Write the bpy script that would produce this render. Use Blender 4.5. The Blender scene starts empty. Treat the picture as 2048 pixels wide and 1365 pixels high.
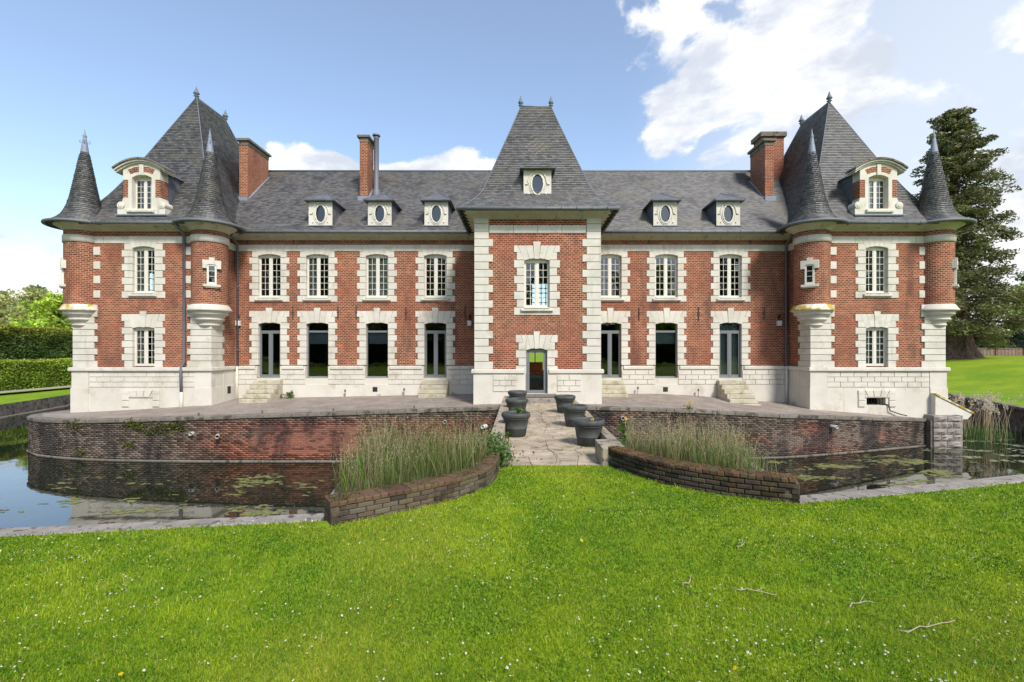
import bpy, math, random
import numpy as np
from mathutils import Vector, Matrix, noise as mnoise

R = math.radians
rnd = random.Random(7)
rng = np.random.default_rng(11)
S = bpy.context.scene
COL = S.collection

# ------------------------------------------------------------------ camera
# world: camera above the origin looking along +Y, z = 0 is the terrace in front of the tower
F, PX, PY, EYE = 960.0, 1042.0, 697.0, 2.25
cam_d = bpy.data.cameras.new('camera')
cam = bpy.data.objects.new('camera', cam_d); COL.objects.link(cam)
cam.location = (0, 0, EYE); cam.rotation_euler = (R(90), 0, 0)
cam_d.sensor_fit = 'HORIZONTAL'; cam_d.sensor_width = 36.0; cam_d.lens = F / 2048 * 36
cam_d.shift_x = (1024 - PX) / 2048; cam_d.shift_y = (PY - 682.5) / 2048
cam_d.clip_start = 0.05; cam_d.clip_end = 6000
S.camera = cam

# ------------------------------------------------------------------ light
SUN_AZ, SUN_EL = R(152), R(44)      # azimuth measured from +Y (view direction) towards +X
sdir = Vector((math.sin(SUN_AZ)*math.cos(SUN_EL), math.cos(SUN_AZ)*math.cos(SUN_EL), math.sin(SUN_EL)))
sun_d = bpy.data.lights.new('sun', 'SUN'); sun_d.energy = 2.7; sun_d.angle = R(11); sun_d.color = (1, .965, .91)
sun = bpy.data.objects.new('sun', sun_d); COL.objects.link(sun)
sun.rotation_euler = (-sdir).to_track_quat('-Z', 'Y').to_euler()
sun.location = sdir * 60

S.view_settings.view_transform = 'Standard'; S.view_settings.look = 'None'
S.view_settings.exposure = 0.72; S.view_settings.gamma = 1.0
S.view_settings.use_curve_mapping = False
S.cycles.use_denoising = True
S.cycles.max_bounces = 8; S.cycles.transparent_max_bounces = 16
S.cycles.sample_clamp_indirect = 6

class NT:
    """small node-graph helper"""
    def __init__(s, tree): s.t = tree; s.n = tree.nodes; s.l = tree.links
    def add(s, kind, **kw):
        n = s.n.new(kind)
        for k, v in kw.items(): setattr(n, k, v)
        return n
    def put(s, sock, v):
        if hasattr(v, 'is_linked') or hasattr(v, 'links'): s.l.new(v, sock)
        else: sock.default_value = v
    def math(s, op, a, b=0.0, c=0.0, clamp=False):
        n = s.add('ShaderNodeMath', operation=op, use_clamp=clamp)
        for i, v in enumerate((a, b, c)): s.put(n.inputs[i], v)
        return n.outputs[0]
    def vmath(s, op, a, b=(0, 0, 0)):
        n = s.add('ShaderNodeVectorMath', operation=op)
        s.put(n.inputs[0], a); s.put(n.inputs[1], b)
        return n.outputs['Value'] if op in ('DOT_PRODUCT', 'LENGTH') else n.outputs[0]
    def mapr(s, v, a, b, c=0.0, d=1.0, kind='SMOOTHSTEP'):
        n = s.add('ShaderNodeMapRange', interpolation_type=kind)
        for i, x in enumerate((v, a, b, c, d)): s.put(n.inputs[i], x)
        return n.outputs[0]
    def mix(s, f, a, b, blend='MIX'):
        n = s.add('ShaderNodeMix', data_type='RGBA', blend_type=blend)
        s.put(n.inputs[0], f); s.put(n.inputs[6], a); s.put(n.inputs[7], b)
        return n.outputs[2]
    def noise(s, vec, scale, detail=4, rough=.55, dist=0.0, out=0):
        n = s.add('ShaderNodeTexNoise')
        if vec is not None: s.l.new(vec, n.inputs['Vector'])
        n.inputs['Scale'].default_value = scale; n.inputs['Detail'].default_value = detail
        n.inputs['Roughness'].default_value = rough; n.inputs['Distortion'].default_value = dist
        return n.outputs[out]
    def mapping(s, vec, scale=(1, 1, 1), loc=(0, 0, 0)):
        n = s.add('ShaderNodeMapping'); s.l.new(vec, n.inputs[0])
        n.inputs['Scale'].default_value = scale; n.inputs['Location'].default_value = loc
        return n.outputs[0]

# ------------------------------------------------------------------ sky: physical sky + cloud layer
W = bpy.data.worlds.new('World'); S.world = W; W.use_nodes = True
g = NT(W.node_tree); g.n.clear()
wo = g.add('ShaderNodeOutputWorld'); bg = g.add('ShaderNodeBackground'); g.l.new(bg.outputs[0], wo.inputs[0])
sky = g.add('ShaderNodeTexSky', sky_type='NISHITA'); sky.sun_disc = False
sky.sun_elevation = SUN_EL; sky.sun_rotation = SUN_AZ
sky.altitude = 0; sky.air_density = 1.0; sky.dust_density = 1.1; sky.ozone_density = 1.0
d = g.add('ShaderNodeTexCoord').outputs['Generated']
sep = g.add('ShaderNodeSeparateXYZ'); g.l.new(d, sep.inputs[0])
dz = g.math('MAXIMUM', sep.outputs[2], 0.0)
big = g.noise(g.mapping(d, (1, 1, 1.7), (3.1, .4, .9)), 3.2, 9, .56, .25)
fine = g.noise(g.mapping(d, (1, 1, 1.5), (8, 2, 4)), 8.0, 9, .58, .3)
def dirpx(x, y): return tuple(Vector(((x-PX)/F, 1, (PY-y)/F)).normalized())
def blob(x, y, a, b):        # cloud bank around a direction: 1 inside angle a, 0 outside b (degrees)
    return g.mapr(g.vmath('DOT_PRODUCT', d, dirpx(x, y)), math.cos(R(b)), math.cos(R(a)))
cov = g.math('MULTIPLY', blob(2150, 260, 4, 44), .12)                         # bright bank towards the sun
cov = g.math('ADD', cov, g.math('MULTIPLY', blob(910, 386, 2, 8), .42))
for bx, by in ((600, 396), (745, 408)): cov = g.math('ADD', cov, g.math('MULTIPLY', blob(bx, by, 2, 7.5), .40))       # cumulus over the ridge
cov = g.math('ADD', cov, g.math('MULTIPLY', blob(20, 575, 2, 10), .20))        # low cloud on the left
cov = g.math('ADD', cov, g.math('MULTIPLY', blob(1500, 40, 3, 16), .07))        # broken cloud right of the tower
cov = g.math('ADD', cov, g.math('MULTIPLY', blob(1335, 250, 1, 4.5), .13))
cov = g.math('SUBTRACT', cov, g.math('MULTIPLY', blob(500, 60, 10, 34), .16))  # clear blue between them
low = g.mapr(dz, .0, .3, .06, 0.0)
cov = g.math('ADD', cov, low)
dens = g.math('ADD', g.math('ADD', g.math('MULTIPLY', big, .50), g.math('MULTIPLY', fine, .50)), cov)
mask = g.mapr(dens, .60, .672)
shade = g.mapr(g.noise(g.mapping(d, (1, 1, 2.2), (1, 5, 2)), 7.5, 7, .58), .34, .62)
cloud = g.mix(shade, (2.9, 3.15, 3.6, 1), (4.6, 4.6, 4.6, 1))
veil = g.math('MULTIPLY', blob(2200, 300, 8, 38), .68)      # thin cirrus veil towards the sun
hazy = g.mix(.07, sky.outputs[0], (4.6, 4.9, 5.3, 1))
skyc = g.mix(veil, hazy, (3.7, 3.95, 4.3, 1))
skyc = g.mix(mask, skyc, cloud)
g.l.new(skyc, bg.inputs[0]); bg.inputs[1].default_value = 0.15

# ------------------------------------------------------------------ materials
def new_mat(name):
    m = bpy.data.materials.new(name); m.use_nodes = True
    t = NT(m.node_tree); b = t.n['Principled BSDF']
    return m, t, b
def bump(t, b, h, strength=.3, dist=.02):
    n = t.add('ShaderNodeBump'); n.inputs['Strength'].default_value = strength
    n.inputs['Distance'].default_value = dist; t.l.new(h, n.inputs['Height']); t.l.new(n.outputs[0], b.inputs['Normal'])
def c4(c): return (c[0], c[1], c[2], 1)
def geo_pos(t): return t.add('ShaderNodeNewGeometry').outputs['Position']
def obj_rand(t): return t.add('ShaderNodeObjectInfo').outputs['Random']

def stone_mat(name, c1, c2, scale=3.0, rough=.85, spots=None, bump_s=.15, rand=.0, stain=None):
    m, t, b = new_mat(name); p = geo_pos(t)
    n1 = t.noise(p, scale, 6, .6); n2 = t.noise(p, scale*9, 4, .6)
    col = t.mix(t.mapr(n1, .3, .7), c4(c1), c4(c2))
    if rand:
        k = t.mapr(obj_rand(t), 0, 1, 1-rand, 1+rand, 'LINEAR')
        hs = t.add('ShaderNodeHueSaturation'); t.l.new(k, hs.inputs['Value']); t.l.new(col, hs.inputs['Color']); col = hs.outputs[0]
    if spots:
        col = t.mix(t.mapr(t.noise(p, spots[1], 5, .65), spots[2], spots[2]+.12), col, c4(spots[0]))
    if stain:    # run-off streaks, long in z
        st = t.noise(t.mapping(p, (stain[1], stain[1], stain[1]*.12)), 1.0, 5, .6)
        col = t.mix(t.mapr(st, stain[2], stain[2]+.16), col, c4(stain[0]))
    t.l.new(col, b.inputs['Base Color']); b.inputs['Roughness'].default_value = rough
    b.inputs['Specular IOR Level'].default_value = .25
    bump(t, b, n2, bump_s, .02)
    return m

def brick_mat(name, c1, c2, mortar, bw=.185, bh=.085, ms=.012, tint=None, dark=None, offs=.5):
    m, t, b = new_mat(name)
    uv = t.add('ShaderNodeUVMap').outputs[0]; p = geo_pos(t)
    warp = t.vmath('ADD', uv, t.vmath('MULTIPLY', t.noise(uv, 3.0, 2, .5, out=1), (.008, .008, 0)))
    br = t.add('ShaderNodeTexBrick'); t.l.new(warp, br.inputs['Vector'])
    br.offset = offs; br.inputs['Scale'].default_value = 1
    br.inputs['Color1'].default_value = c4(c1); br.inputs['Color2'].default_value = c4(c2); br.inputs['Mortar'].default_value = c4(mortar)
    br.inputs['Brick Width'].default_value = bw; br.inputs['Row Height'].default_value = bh
    br.inputs['Mortar Size'].default_value = ms; br.inputs['Mortar Smooth'].default_value = .25; br.inputs['Bias'].default_value = -.1
    sx = t.add('ShaderNodeSeparateXYZ'); t.l.new(warp, sx.inputs[0])
    row = t.math('FLOOR', t.math('DIVIDE', sx.outputs[1], bh)); sh = t.math('MULTIPLY', t.math('FLOORED_MODULO', row, 2.0), offs)
    cell = t.math('FLOOR', t.math('ADD', t.math('DIVIDE', sx.outputs[0], bw), sh))
    cv = t.add('ShaderNodeCombineXYZ'); t.l.new(cell, cv.inputs[0]); t.l.new(row, cv.inputs[1])
    wn = t.add('ShaderNodeTexWhiteNoise', noise_dimensions='2D'); t.l.new(cv.outputs[0], wn.inputs['Vector'])
    hv = t.add('ShaderNodeHueSaturation'); t.l.new(t.mapr(wn.outputs['Value'], 0, 1, .42, 1.5, 'LINEAR'), hv.inputs['Value']); t.l.new(br.outputs[0], hv.inputs['Color'])
    col = t.mix(br.outputs['Fac'], hv.outputs[0], br.outputs[0])
    big = t.noise(p, .8, 5, .6); mid = t.noise(p, 5, 4, .6)
    col = t.mix(t.mapr(big, .35, .72, 0, .5), col, c4(tint or (.20, .055, .03)))
    col = t.mix(t.mapr(mid, .5, .75, 0, .25), col, c4((.42, .25, .16)))
    soot = t.noise(t.mapping(p, (1.3, 1.3, .35)), 1.0, 5, .65)
    col = t.mix(t.mapr(soot, .48, .72, 0, .62), col, c4((.085, .045, .034)))
    if dark: col = t.mix(t.mapr(t.noise(t.mapping(p, (1.1, 1.1, .25)), 1.0, 6, .65), dark[1], dark[1]+.2), col, c4(dark[0]))
    t.l.new(col, b.inputs['Base Color']); b.inputs['Roughness'].default_value = .9
    b.inputs['Specular IOR Level'].default_value = .2
    bump(t, b, br.outputs['Fac'], -.5, .015)
    return m

def plain_mat(name, c, rough=.6, metal=0.0, var=.12, scale=6, bump_s=.05):
    m, t, b = new_mat(name); p = geo_pos(t); n = t.noise(p, scale, 5, .6)
    lo = tuple(x*(1-var) for x in c); hi = tuple(min(1, x*(1+var)) for x in c)
    t.l.new(t.mix(n, c4(lo), c4(hi)), b.inputs['Base Color'])
    b.inputs['Roughness'].default_value = rough; b.inputs['Metallic'].default_value = metal
    if bump_s: bump(t, b, t.noise(p, scale*8, 3, .6), bump_s, .01)
    return m

def attr_mat(name, rough=.7, spec=.3, transl=0.0, stain=None, moss=None, bump_s=0):
    """colour from the per-piece 'Col' attribute, with weather stains laid over it"""
    m, t, b = new_mat(name)
    a = t.add('ShaderNodeAttribute', attribute_name='Col').outputs[0]; col = a; p = geo_pos(t)
    if stain:
        st = t.noise(t.mapping(p, stain[1]), 1.0, 6, .62, .3)
        col = t.mix(t.mapr(st, stain[2], stain[2]+.16, 0, .75), col, c4(stain[0]))
    if moss:
        ms = t.noise(p, moss[1], 6, .65)
        col = t.mix(t.mapr(ms, moss[2], moss[2]+.14, 0, .7), col, c4(moss[0]))
    t.l.new(col, b.inputs['Base Color']); b.inputs['Roughness'].default_value = rough
    b.inputs['Specular IOR Level'].default_value = spec
    if bump_s: bump(t, b, t.noise(p, 30, 3, .6), bump_s, .01)
    if transl:
        tr = t.add('ShaderNodeBsdfTranslucent'); t.l.new(col, tr.inputs[0])
        mx = t.add('ShaderNodeMixShader'); mx.inputs[0].default_value = transl
        out = t.n['Material Output']
        t.l.new(b.outputs[0], mx.inputs[1]); t.l.new(tr.outputs[0], mx.inputs[2]); t.l.new(mx.outputs[0], out.inputs[0])
    return m

STONE = stone_mat('cream_limestone', (.52, .485, .405), (.60, .565, .485), 1.6, .85, rand=.045, spots=((.47, .43, .35), 1.1, .55), stain=((.43, .40, .33), 2.2, .60))
PLINTH = stone_mat('painted_plinth', (.54, .50, .42), (.61, .57, .49), 1.2, .8, rand=.035, spots=((.48, .43, .345), .9, .55), stain=((.42, .385, .31), 1.6, .60))
CORNICE = stone_mat('cornice_plaster', (.44, .42, .32), (.52, .50, .40), 2.0, .8, stain=((.28, .28, .19), 2.2, .54))
LICHEN = stone_mat('lichened_stone', (.58, .54, .45), (.66, .62, .53), 2.5, .9, spots=((.40, .27, .035), 1.8, .42))
BRICK = brick_mat('red_brick', (.255, .063, .025), (.105, .025, .014), (.45, .285, .185), ms=.013)
OLDBRICK = brick_mat('weathered_brick', (.20, .115, .085), (.12, .08, .065), (.30, .25, .21), .22, .075, dark=((.035, .033, .03), .52))
def core_mat():
    m, t, b = new_mat('wall_core'); p = geo_pos(t)
    c = t.mix(t.mapr(t.noise(p, 5, 6, .6), .3, .7), (.08, .063, .05, 1), (.19, .15, .118, 1))
    st = t.noise(t.mapping(p, (.75, .75, .22)), 1.0, 6, .62, .3)
    c = t.mix(t.mapr(st, .45, .60, 0, .85), c, (.022, .021, .022, 1))
    t.l.new(c, b.inputs['Base Color']); b.inputs['Roughness'].default_value = .95; bump(t, b, t.noise(p, 40, 4, .6), .5, .02); return m
MOATFACE = core_mat()
ZINC = plain_mat('zinc', (.13, .145, .165), .65, .1, .2, 5)
LEAD = plain_mat('lead', (.20, .225, .265), .65, .1, .15, 4)
GUTTER = plain_mat('gutter_zinc', (.13, .145, .145), .6, .15, .25, 4)
PIPE = plain_mat('downpipe_grey', (.13, .135, .155), .6, .1, .1)
PIPEW = plain_mat('downpipe_cream', (.58, .54, .46), .6)
WOOD_W = plain_mat('white_paint', (.62, .585, .50), .5, 0, .04)
FRAME_G = plain_mat('grey_joinery', (.155, .165, .17), .5, .1, .06)
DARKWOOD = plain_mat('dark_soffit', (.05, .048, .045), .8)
IRON = plain_mat('black_iron', (.025, .025, .027), .6, .3)
IRONR = plain_mat('rusty_iron', (.075, .055, .045), .8, .2)
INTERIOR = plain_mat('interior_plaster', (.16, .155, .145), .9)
CURTAIN = plain_mat('grey_curtain', (.50, .52, .50), .9, 0, .1)
BLIND = plain_mat('blue_grey_blind', (.30, .34, .38), .9, 0, .06)
RED = plain_mat('red_cloth', (.55, .03, .03), .7)
COPING = stone_mat('coping_stone', (.13, .115, .09), (.24, .21, .17), 2.4, .92, spots=((.07, .064, .05), 2.4, .5), bump_s=.35, rand=.12)
KERB = stone_mat('kerb_concrete', (.20, .175, .15), (.32, .285, .245), 3.5, .92, spots=((.09, .08, .065), 7, .52), bump_s=.5, rand=.06)
STEP = stone_mat('mossy_step', (.38, .34, .26), (.50, .45, .35), 2.4, .9, spots=((.31, .29, .16), 3, .50), bump_s=.3)
FLAG = stone_mat('flagstone', (.25, .20, .14), (.38, .315, .23), 2.1, .9, spots=((.16, .13, .095), 2.6, .52), bump_s=.4, rand=.10)
FLAGJ = stone_mat('flag_joint', (.10, .085, .06), (.16, .14, .09), 8, .95)
PARAPET = stone_mat('parapet_stone', (.26, .215, .155), (.38, .32, .24), 2.6, .92, spots=((.13, .11, .08), 4, .52), bump_s=.4, rand=.06)
TERRACE = stone_mat('terrace_gravel', (.22, .18, .15), (.31, .26, .22), 1.2, .95, spots=((.14, .115, .095), 7, .54), bump_s=.6)
SOIL = stone_mat('soil', (.06, .05, .032), (.11, .09, .055), 6, .95, bump_s=.5)
RUST = stone_mat('rusticated_stone', (.20, .175, .15), (.31, .275, .24), 4, .9, bump_s=.8, rand=.12)
def flag_mat():
    m, t, b = new_mat('flagstone'); p = geo_pos(t)
    n1 = t.noise(p, 2.1, 6, .6); c = t.mix(t.mapr(n1, .3, .7), (.30, .24, .165, 1), (.46, .38, .275, 1))
    k = t.mapr(obj_rand(t), 0, 1, .88, 1.12, 'LINEAR'); hs = t.add('ShaderNodeHueSaturation'); t.l.new(k, hs.inputs['Value']); t.l.new(c, hs.inputs['Color']); c = hs.outputs[0]
    c = t.mix(t.mapr(t.noise(p, 3.0, 6, .7), .52, .66, 0, .8), c, (.17, .135, .095, 1))
    c = t.mix(t.mapr(t.noise(t.mapping(p, (1, 1, 1), (4, 7, 0)), 2.4, 5, .7), .60, .70, 0, .8), c, (.50, .43, .33, 1))
    vo = t.add('ShaderNodeTexVoronoi', feature='DISTANCE_TO_EDGE'); vo.inputs['Scale'].default_value = 1.6
    t.l.new(t.vmath('ADD', p, t.vmath('MULTIPLY', t.noise(p, 4, 4, .6, out=1), (.35, .35, 0))), vo.inputs['Vector'])
    cr = t.mapr(vo.outputs[0], .004, .014, 1, 0); c = t.mix(cr, c, (.07, .055, .04, 1))
    t.l.new(c, b.inputs['Base Color']); b.inputs['Roughness'].default_value = .92; b.inputs['Specular IOR Level'].default_value = .2
    bump(t, b, t.math('SUBTRACT', t.noise(p, 22, 5, .65), cr), .5, .015); return m
FLAG = flag_mat()
POT = stone_mat('grey_plastic_pot', (.048, .052, .048), (.075, .078, .074), 5, .55, spots=((.10, .105, .085), 7, .60), bump_s=.08, stain=((.095, .095, .08), 6, .60))
GRAVEL = stone_mat('path_gravel', (.26, .23, .18), (.36, .32, .26), 2, .95, bump_s=.4)
SLATE = attr_mat('slate', .46, .5, stain=((.036, .034, .037), (.9, .9, .22), .53), moss=((.135, .118, .085), .6, .54))
ROOFBASE = plain_mat('roof_underlay', (.07, .07, .075), .8)
LEAF = attr_mat('leaf', .55, .3, .35)
BLADE = attr_mat('grass_blade', .65, .2, .45)
BARK = stone_mat('redwood_bark', (.07, .045, .032), (.15, .10, .075), 5, .95, bump_s=.8, stain=((.035, .022, .016), 5, .5))
TWIG = plain_mat('bare_twig', (.38, .31, .22), .8)
PVC = plain_mat('pale_pipe', (.34, .33, .31), .5)
WHITE = plain_mat('white_box', (.62, .62, .60), .5)
BACKGLASS = None

def glass_mat(name, tint, fac):
    m, t, b = new_mat(name); out = t.n['Material Output']; t.n.remove(b)
    tr = t.add('ShaderNodeBsdfTransparent'); tr.inputs[0].default_value = c4(tint)
    gl = t.add('ShaderNodeBsdfGlossy'); gl.inputs['Roughness'].default_value = .0
    gl.inputs[0].default_value = (1, 1, 1, 1)
    lw = t.add('ShaderNodeFresnel'); lw.inputs[0].default_value = 1.5
    f = t.math('ADD', t.math('MULTIPLY', lw.outputs[0], .9), fac, clamp=True)
    p = geo_pos(t)
    bn = t.add('ShaderNodeBump'); bn.inputs['Strength'].default_value = .12; bn.inputs['Distance'].default_value = .01
    t.l.new(t.noise(p, 3.0, 2, .5), bn.inputs['Height']); t.l.new(bn.outputs[0], gl.inputs['Normal'])
    mx = t.add('ShaderNodeMixShader'); t.l.new(f, mx.inputs[0])
    t.l.new(tr.outputs[0], mx.inputs[1]); t.l.new(gl.outputs[0], mx.inputs[2]); t.l.new(mx.outputs[0], out.inputs[0])
    return m
GLASS = glass_mat('window_glass', (.74, .80, .76), .05)
GLASSE = glass_mat('clear_door_glass', (.93, .96, .94), -.01)
GLASSD = glass_mat('tinted_glass', (.48, .54, .53), .05)

def water_mat():
    m, t, b = new_mat('moat_water'); p = geo_pos(t)
    b.inputs['Base Color'].default_value = (.012, .016, .009, 1); b.inputs['Roughness'].default_value = .02
    b.inputs['IOR'].default_value = 1.95; b.inputs['Specular IOR Level'].default_value = .5
    n1 = t.noise(t.mapping(p, (1, .6, 1)), 1.3, 3, .55); n2 = t.noise(t.mapping(p, (1, .6, 1)), 7, 3, .5)
    h = t.math('ADD', n1, t.math('MULTIPLY', n2, .12))
    bump(t, b, h, .06, .05)
    return m
WATER = water_mat()

def lawn_mat():
    m, t, b = new_mat('lawn_ground'); p = geo_pos(t)
    n1 = t.noise(p, .35, 5, .6); n2 = t.noise(p, 3.0, 6, .65); n3 = t.noise(p, 26, 4, .7)
    c = t.mix(t.mapr(n1, .3, .7), (.125, .225, .010, 1), (.25, .32, .013, 1))
    c = t.mix(t.mapr(n2, .42, .72, 0, .7), c, (.11, .20, .010, 1))
    c = t.mix(t.mapr(n3, .5, .8, 0, .5), c, (.36, .40, .03, 1))
    t.l.new(c, b.inputs['Base Color']); b.inputs['Roughness'].default_value = .9; b.inputs['Specular IOR Level'].default_value = .15
    bump(t, b, n3, .6, .04)
    return m
LAWN = lawn_mat()

# ------------------------------------------------------------------ object helpers
def lx(px, Y): return (px - PX) / F * Y
def lz(py, Y): return EYE - (py - PY) / F * Y
def thing(name, label, cat, loc=(0, 0, 0), rz=0.0, group=None):
    o = bpy.data.objects.new(name, None); COL.objects.link(o); o.empty_display_size = .2
    o.location = loc; o.rotation_euler = (0, 0, rz); tag(o, label, cat, group); return o
def tag(o, label=None, cat=None, group=None, kind=None):
    if label: o['label'] = label
    if cat: o['category'] = cat
    if group: o['group'] = group
    if kind: o['kind'] = kind
    return o
def link(name, me, parent=None, loc=(0, 0, 0), rot=(0, 0, 0)):
    o = bpy.data.objects.new(name, me); COL.objects.link(o)
    o.location = loc; o.rotation_euler = rot
    if parent is not None: o.parent = parent
    return o

class MB:
    """collects faces with optional uvs and material slots, builds ONE mesh"""
    def __init__(s): s.v = []; s.f = []; s.uv = []; s.m = []; s.sm = []; s.cur = 0; s.smooth = False
    def face(s, pts, uvs=None):
        i = len(s.v); s.v += [tuple(p) for p in pts]; s.f.append(tuple(range(i, i+len(pts))))
        s.uv.append(uvs); s.m.append(s.cur); s.sm.append(s.smooth)
    def quad_uv(s, pts, ax):          # ax: pair of axes used as metric uv
        s.face(pts, [(p[ax[0]], p[ax[1]]) for p in pts])
    def box(s, x0, x1, y0, y1, z0, z1, skip=''):
        x0, x1 = min(x0, x1), max(x0, x1); y0, y1 = min(y0, y1), max(y0, y1); z0, z1 = min(z0, z1), max(z0, z1)
        if 'f' not in skip: s.quad_uv([(x0, y0, z0), (x1, y0, z0), (x1, y0, z1), (x0, y0, z1)], (0, 2))
        if 'k' not in skip: s.quad_uv([(x1, y1, z0), (x0, y1, z0), (x0, y1, z1), (x1, y1, z1)], (0, 2))
        if 'l' not in skip: s.quad_uv([(x0, y1, z0), (x0, y0, z0), (x0, y0, z1), (x0, y1, z1)], (1, 2))
        if 'r' not in skip: s.quad_uv([(x1, y0, z0), (x1, y1, z0), (x1, y1, z1), (x1, y0, z1)], (1, 2))
        if 't' not in skip: s.quad_uv([(x0, y0, z1), (x1, y0, z1), (x1, y1, z1), (x0, y1, z1)], (0, 1))
        if 'b' not in skip: s.quad_uv([(x0, y1, z0), (x1, y1, z0), (x1, y0, z0), (x0, y0, z0)], (0, 1))
    def prism(s, poly, y0, y1):       # polygon in (x, z), counter-clockwise seen from -Y
        n = len(poly)
        s.quad_uv([(x, y0, z) for x, z in poly], (0, 2)); s.quad_uv([(x, y1, z) for x, z in reversed(poly)], (0, 2))
        for i in range(n):
            (xa, za), (xb, zb) = poly[i], poly[(i+1) % n]
            s.quad_uv([(xb, y0, zb), (xa, y0, za), (xa, y1, za), (xb, y1, zb)], (1, 2) if abs(za-zb) > abs(xa-xb) else (0, 1))
    def lathe(s, prof, cx=0, cy=0, n=24, a0=0.0, a1=2*math.pi, uvr=None, flip=False):
        """prof: list of (r, z), drawn upwards; surface faces outward"""
        for i in range(n):
            t0 = a0+(a1-a0)*i/n; t1 = a0+(a1-a0)*(i+1)/n
            for (r0, z0), (r1, z1) in zip(prof[:-1], prof[1:]):
                p = [(cx+r0*math.cos(t0), cy+r0*math.sin(t0), z0), (cx+r0*math.cos(t1), cy+r0*math.sin(t1), z0),
                     (cx+r1*math.cos(t1), cy+r1*math.sin(t1), z1), (cx+r1*math.cos(t0), cy+r1*math.sin(t0), z1)]
                rr = uvr or max(r0, r1); u = [(t0*rr, z0), (t1*rr, z0), (t1*rr, z1), (t0*rr, z1)]
                if r0 < 1e-6: p = [p[0], p[2], p[3]]; u = [u[0], u[2], u[3]]
                elif r1 < 1e-6: p = p[:3]; u = u[:3]
                if flip: p.reverse(); u.reverse()
                s.face(p, u)
    def tube(s, pts, r, n=8, cap=True):
        pts = [Vector(p) for p in pts]; rings = []
        rr = r if isinstance(r, (list, tuple)) else [r]*len(pts)
        for i, p in enumerate(pts):
            d = (pts[min(i+1, len(pts)-1)] - pts[max(i-1, 0)]).normalized()
            up = Vector((0, 0, 1)) if abs(d.z) < .9 else Vector((0, 1, 0))
            a = d.cross(up).normalized(); b = a.cross(d)
            rings.append([p + (a*math.cos(2*math.pi*k/n) + b*math.sin(2*math.pi*k/n))*rr[i] for k in range(n)])
        sv = s.smooth; s.smooth = True
        for q0, q1 in zip(rings[:-1], rings[1:]):
            for k in range(n): s.face([q0[k], q0[(k+1) % n], q1[(k+1) % n], q1[k]])
        s.smooth = sv
        if cap: s.face(list(reversed(rings[0]))); s.face(rings[-1])
    def sweep(s, prof, path, closed=False):
        """prof [(out, z)] swept along a plan polyline [(x, y)]; out = to the right of the path direction"""
        n = len(path); offs = []
        for i in range(n):
            a = Vector(path[(i-1) % n]) if (closed or i > 0) else None
            b = Vector(path[i]); c = Vector(path[(i+1) % n]) if (closed or i < n-1) else None
            d0 = (b-a).normalized() if a is not None else (c-b).normalized()
            d1 = (c-b).normalized() if c is not None else d0
            n0 = Vector((d0.y, -d0.x)); n1 = Vector((d1.y, -d1.x)); m = (n0+n1).normalized()
            offs.append((b, m / max(.3, m.dot(n0))))
        u = 0.0
        for i in range(n if closed else n-1):
            (b0, m0), (b1, m1) = offs[i], offs[(i+1) % n]; L = (b1-b0).length
            for (o0, z0), (o1, z1) in zip(prof[:-1], prof[1:]):
                q = [b0+m0*o0, b1+m1*o0, b1+m1*o1, b0+m0*o1]
                s.face([(q[0].x, q[0].y, z0), (q[1].x, q[1].y, z0), (q[2].x, q[2].y, z1), (q[3].x, q[3].y, z1)],
                       [(u, z0), (u+L, z0), (u+L, z1), (u, z1)])
            u += L
    def mesh(s, name, mats):
        me = bpy.data.meshes.new(name)
        me.from_pydata(s.v, [], s.f)
        for m in (mats if isinstance(mats, (list, tuple)) else [mats]): me.materials.append(m)
        if any(u is not None for u in s.uv):
            ul = me.uv_layers.new(name='UVMap'); k = 0
            flat = []
            for f, u in zip(s.f, s.uv):
                flat += [c for q in (u or [(0, 0)]*len(f)) for c in q]
            ul.data.foreach_set('uv', flat)
        me.polygons.foreach_set('material_index', s.m)
        me.polygons.foreach_set('use_smooth', s.sm)
        if any(s.sm):
            import bmesh
            bm = bmesh.new(); bm.from_mesh(me); bmesh.ops.remove_doubles(bm, verts=bm.verts, dist=1e-4); bm.to_mesh(me); bm.free()
        me.update(); return me
    def build(s, name, mats, parent=None, loc=(0, 0, 0), rot=(0, 0, 0)):
        return link(name, s.mesh(name, mats), parent, loc, rot)

_blk = {}
def block_mesh(w, d, h, mat, c=.012):
    """a dressed block with chamfered front (-Y) edges, centred on its own origin; shared between alike blocks"""
    key = (round(w, 3), round(d, 3), round(h, 3), mat.name, c)
    if key in _blk: return _blk[key]
    m = MB(); x, y, z = w/2, d/2, h/2; c = min(c, w*.3, h*.3, d*.3)
    f = [(-x+c, -y, -z+c), (x-c, -y, -z+c), (x-c, -y, z-c), (-x+c, -y, z-c)]
    e = [(-x, -y+c, -z), (x, -y+c, -z), (x, -y+c, z), (-x, -y+c, z)]
    k = [(-x, y, -z), (x, y, -z), (x, y, z), (-x, y, z)]
    m.quad_uv(f, (0, 2)); m.quad_uv(list(reversed(k)), (0, 2))
    for i in range(4):
        j = (i+1) % 4
        m.face([e[i], e[j], f[j], f[i]], [(0, 0)]*4); m.face([k[i], k[j], e[j], e[i]], [(0, 0)]*4)
    _blk[key] = m.mesh('block', mat); return _blk[key]
def block(name, parent, x0, x1, y0, y1, z0, z1, mat, c=.012):
    return link(name, block_mesh(x1-x0, y1-y0, z1-z0, mat, c), parent, ((x0+x1)/2, (y0+y1)/2, (z0+z1)/2))
_pr = {}
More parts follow.
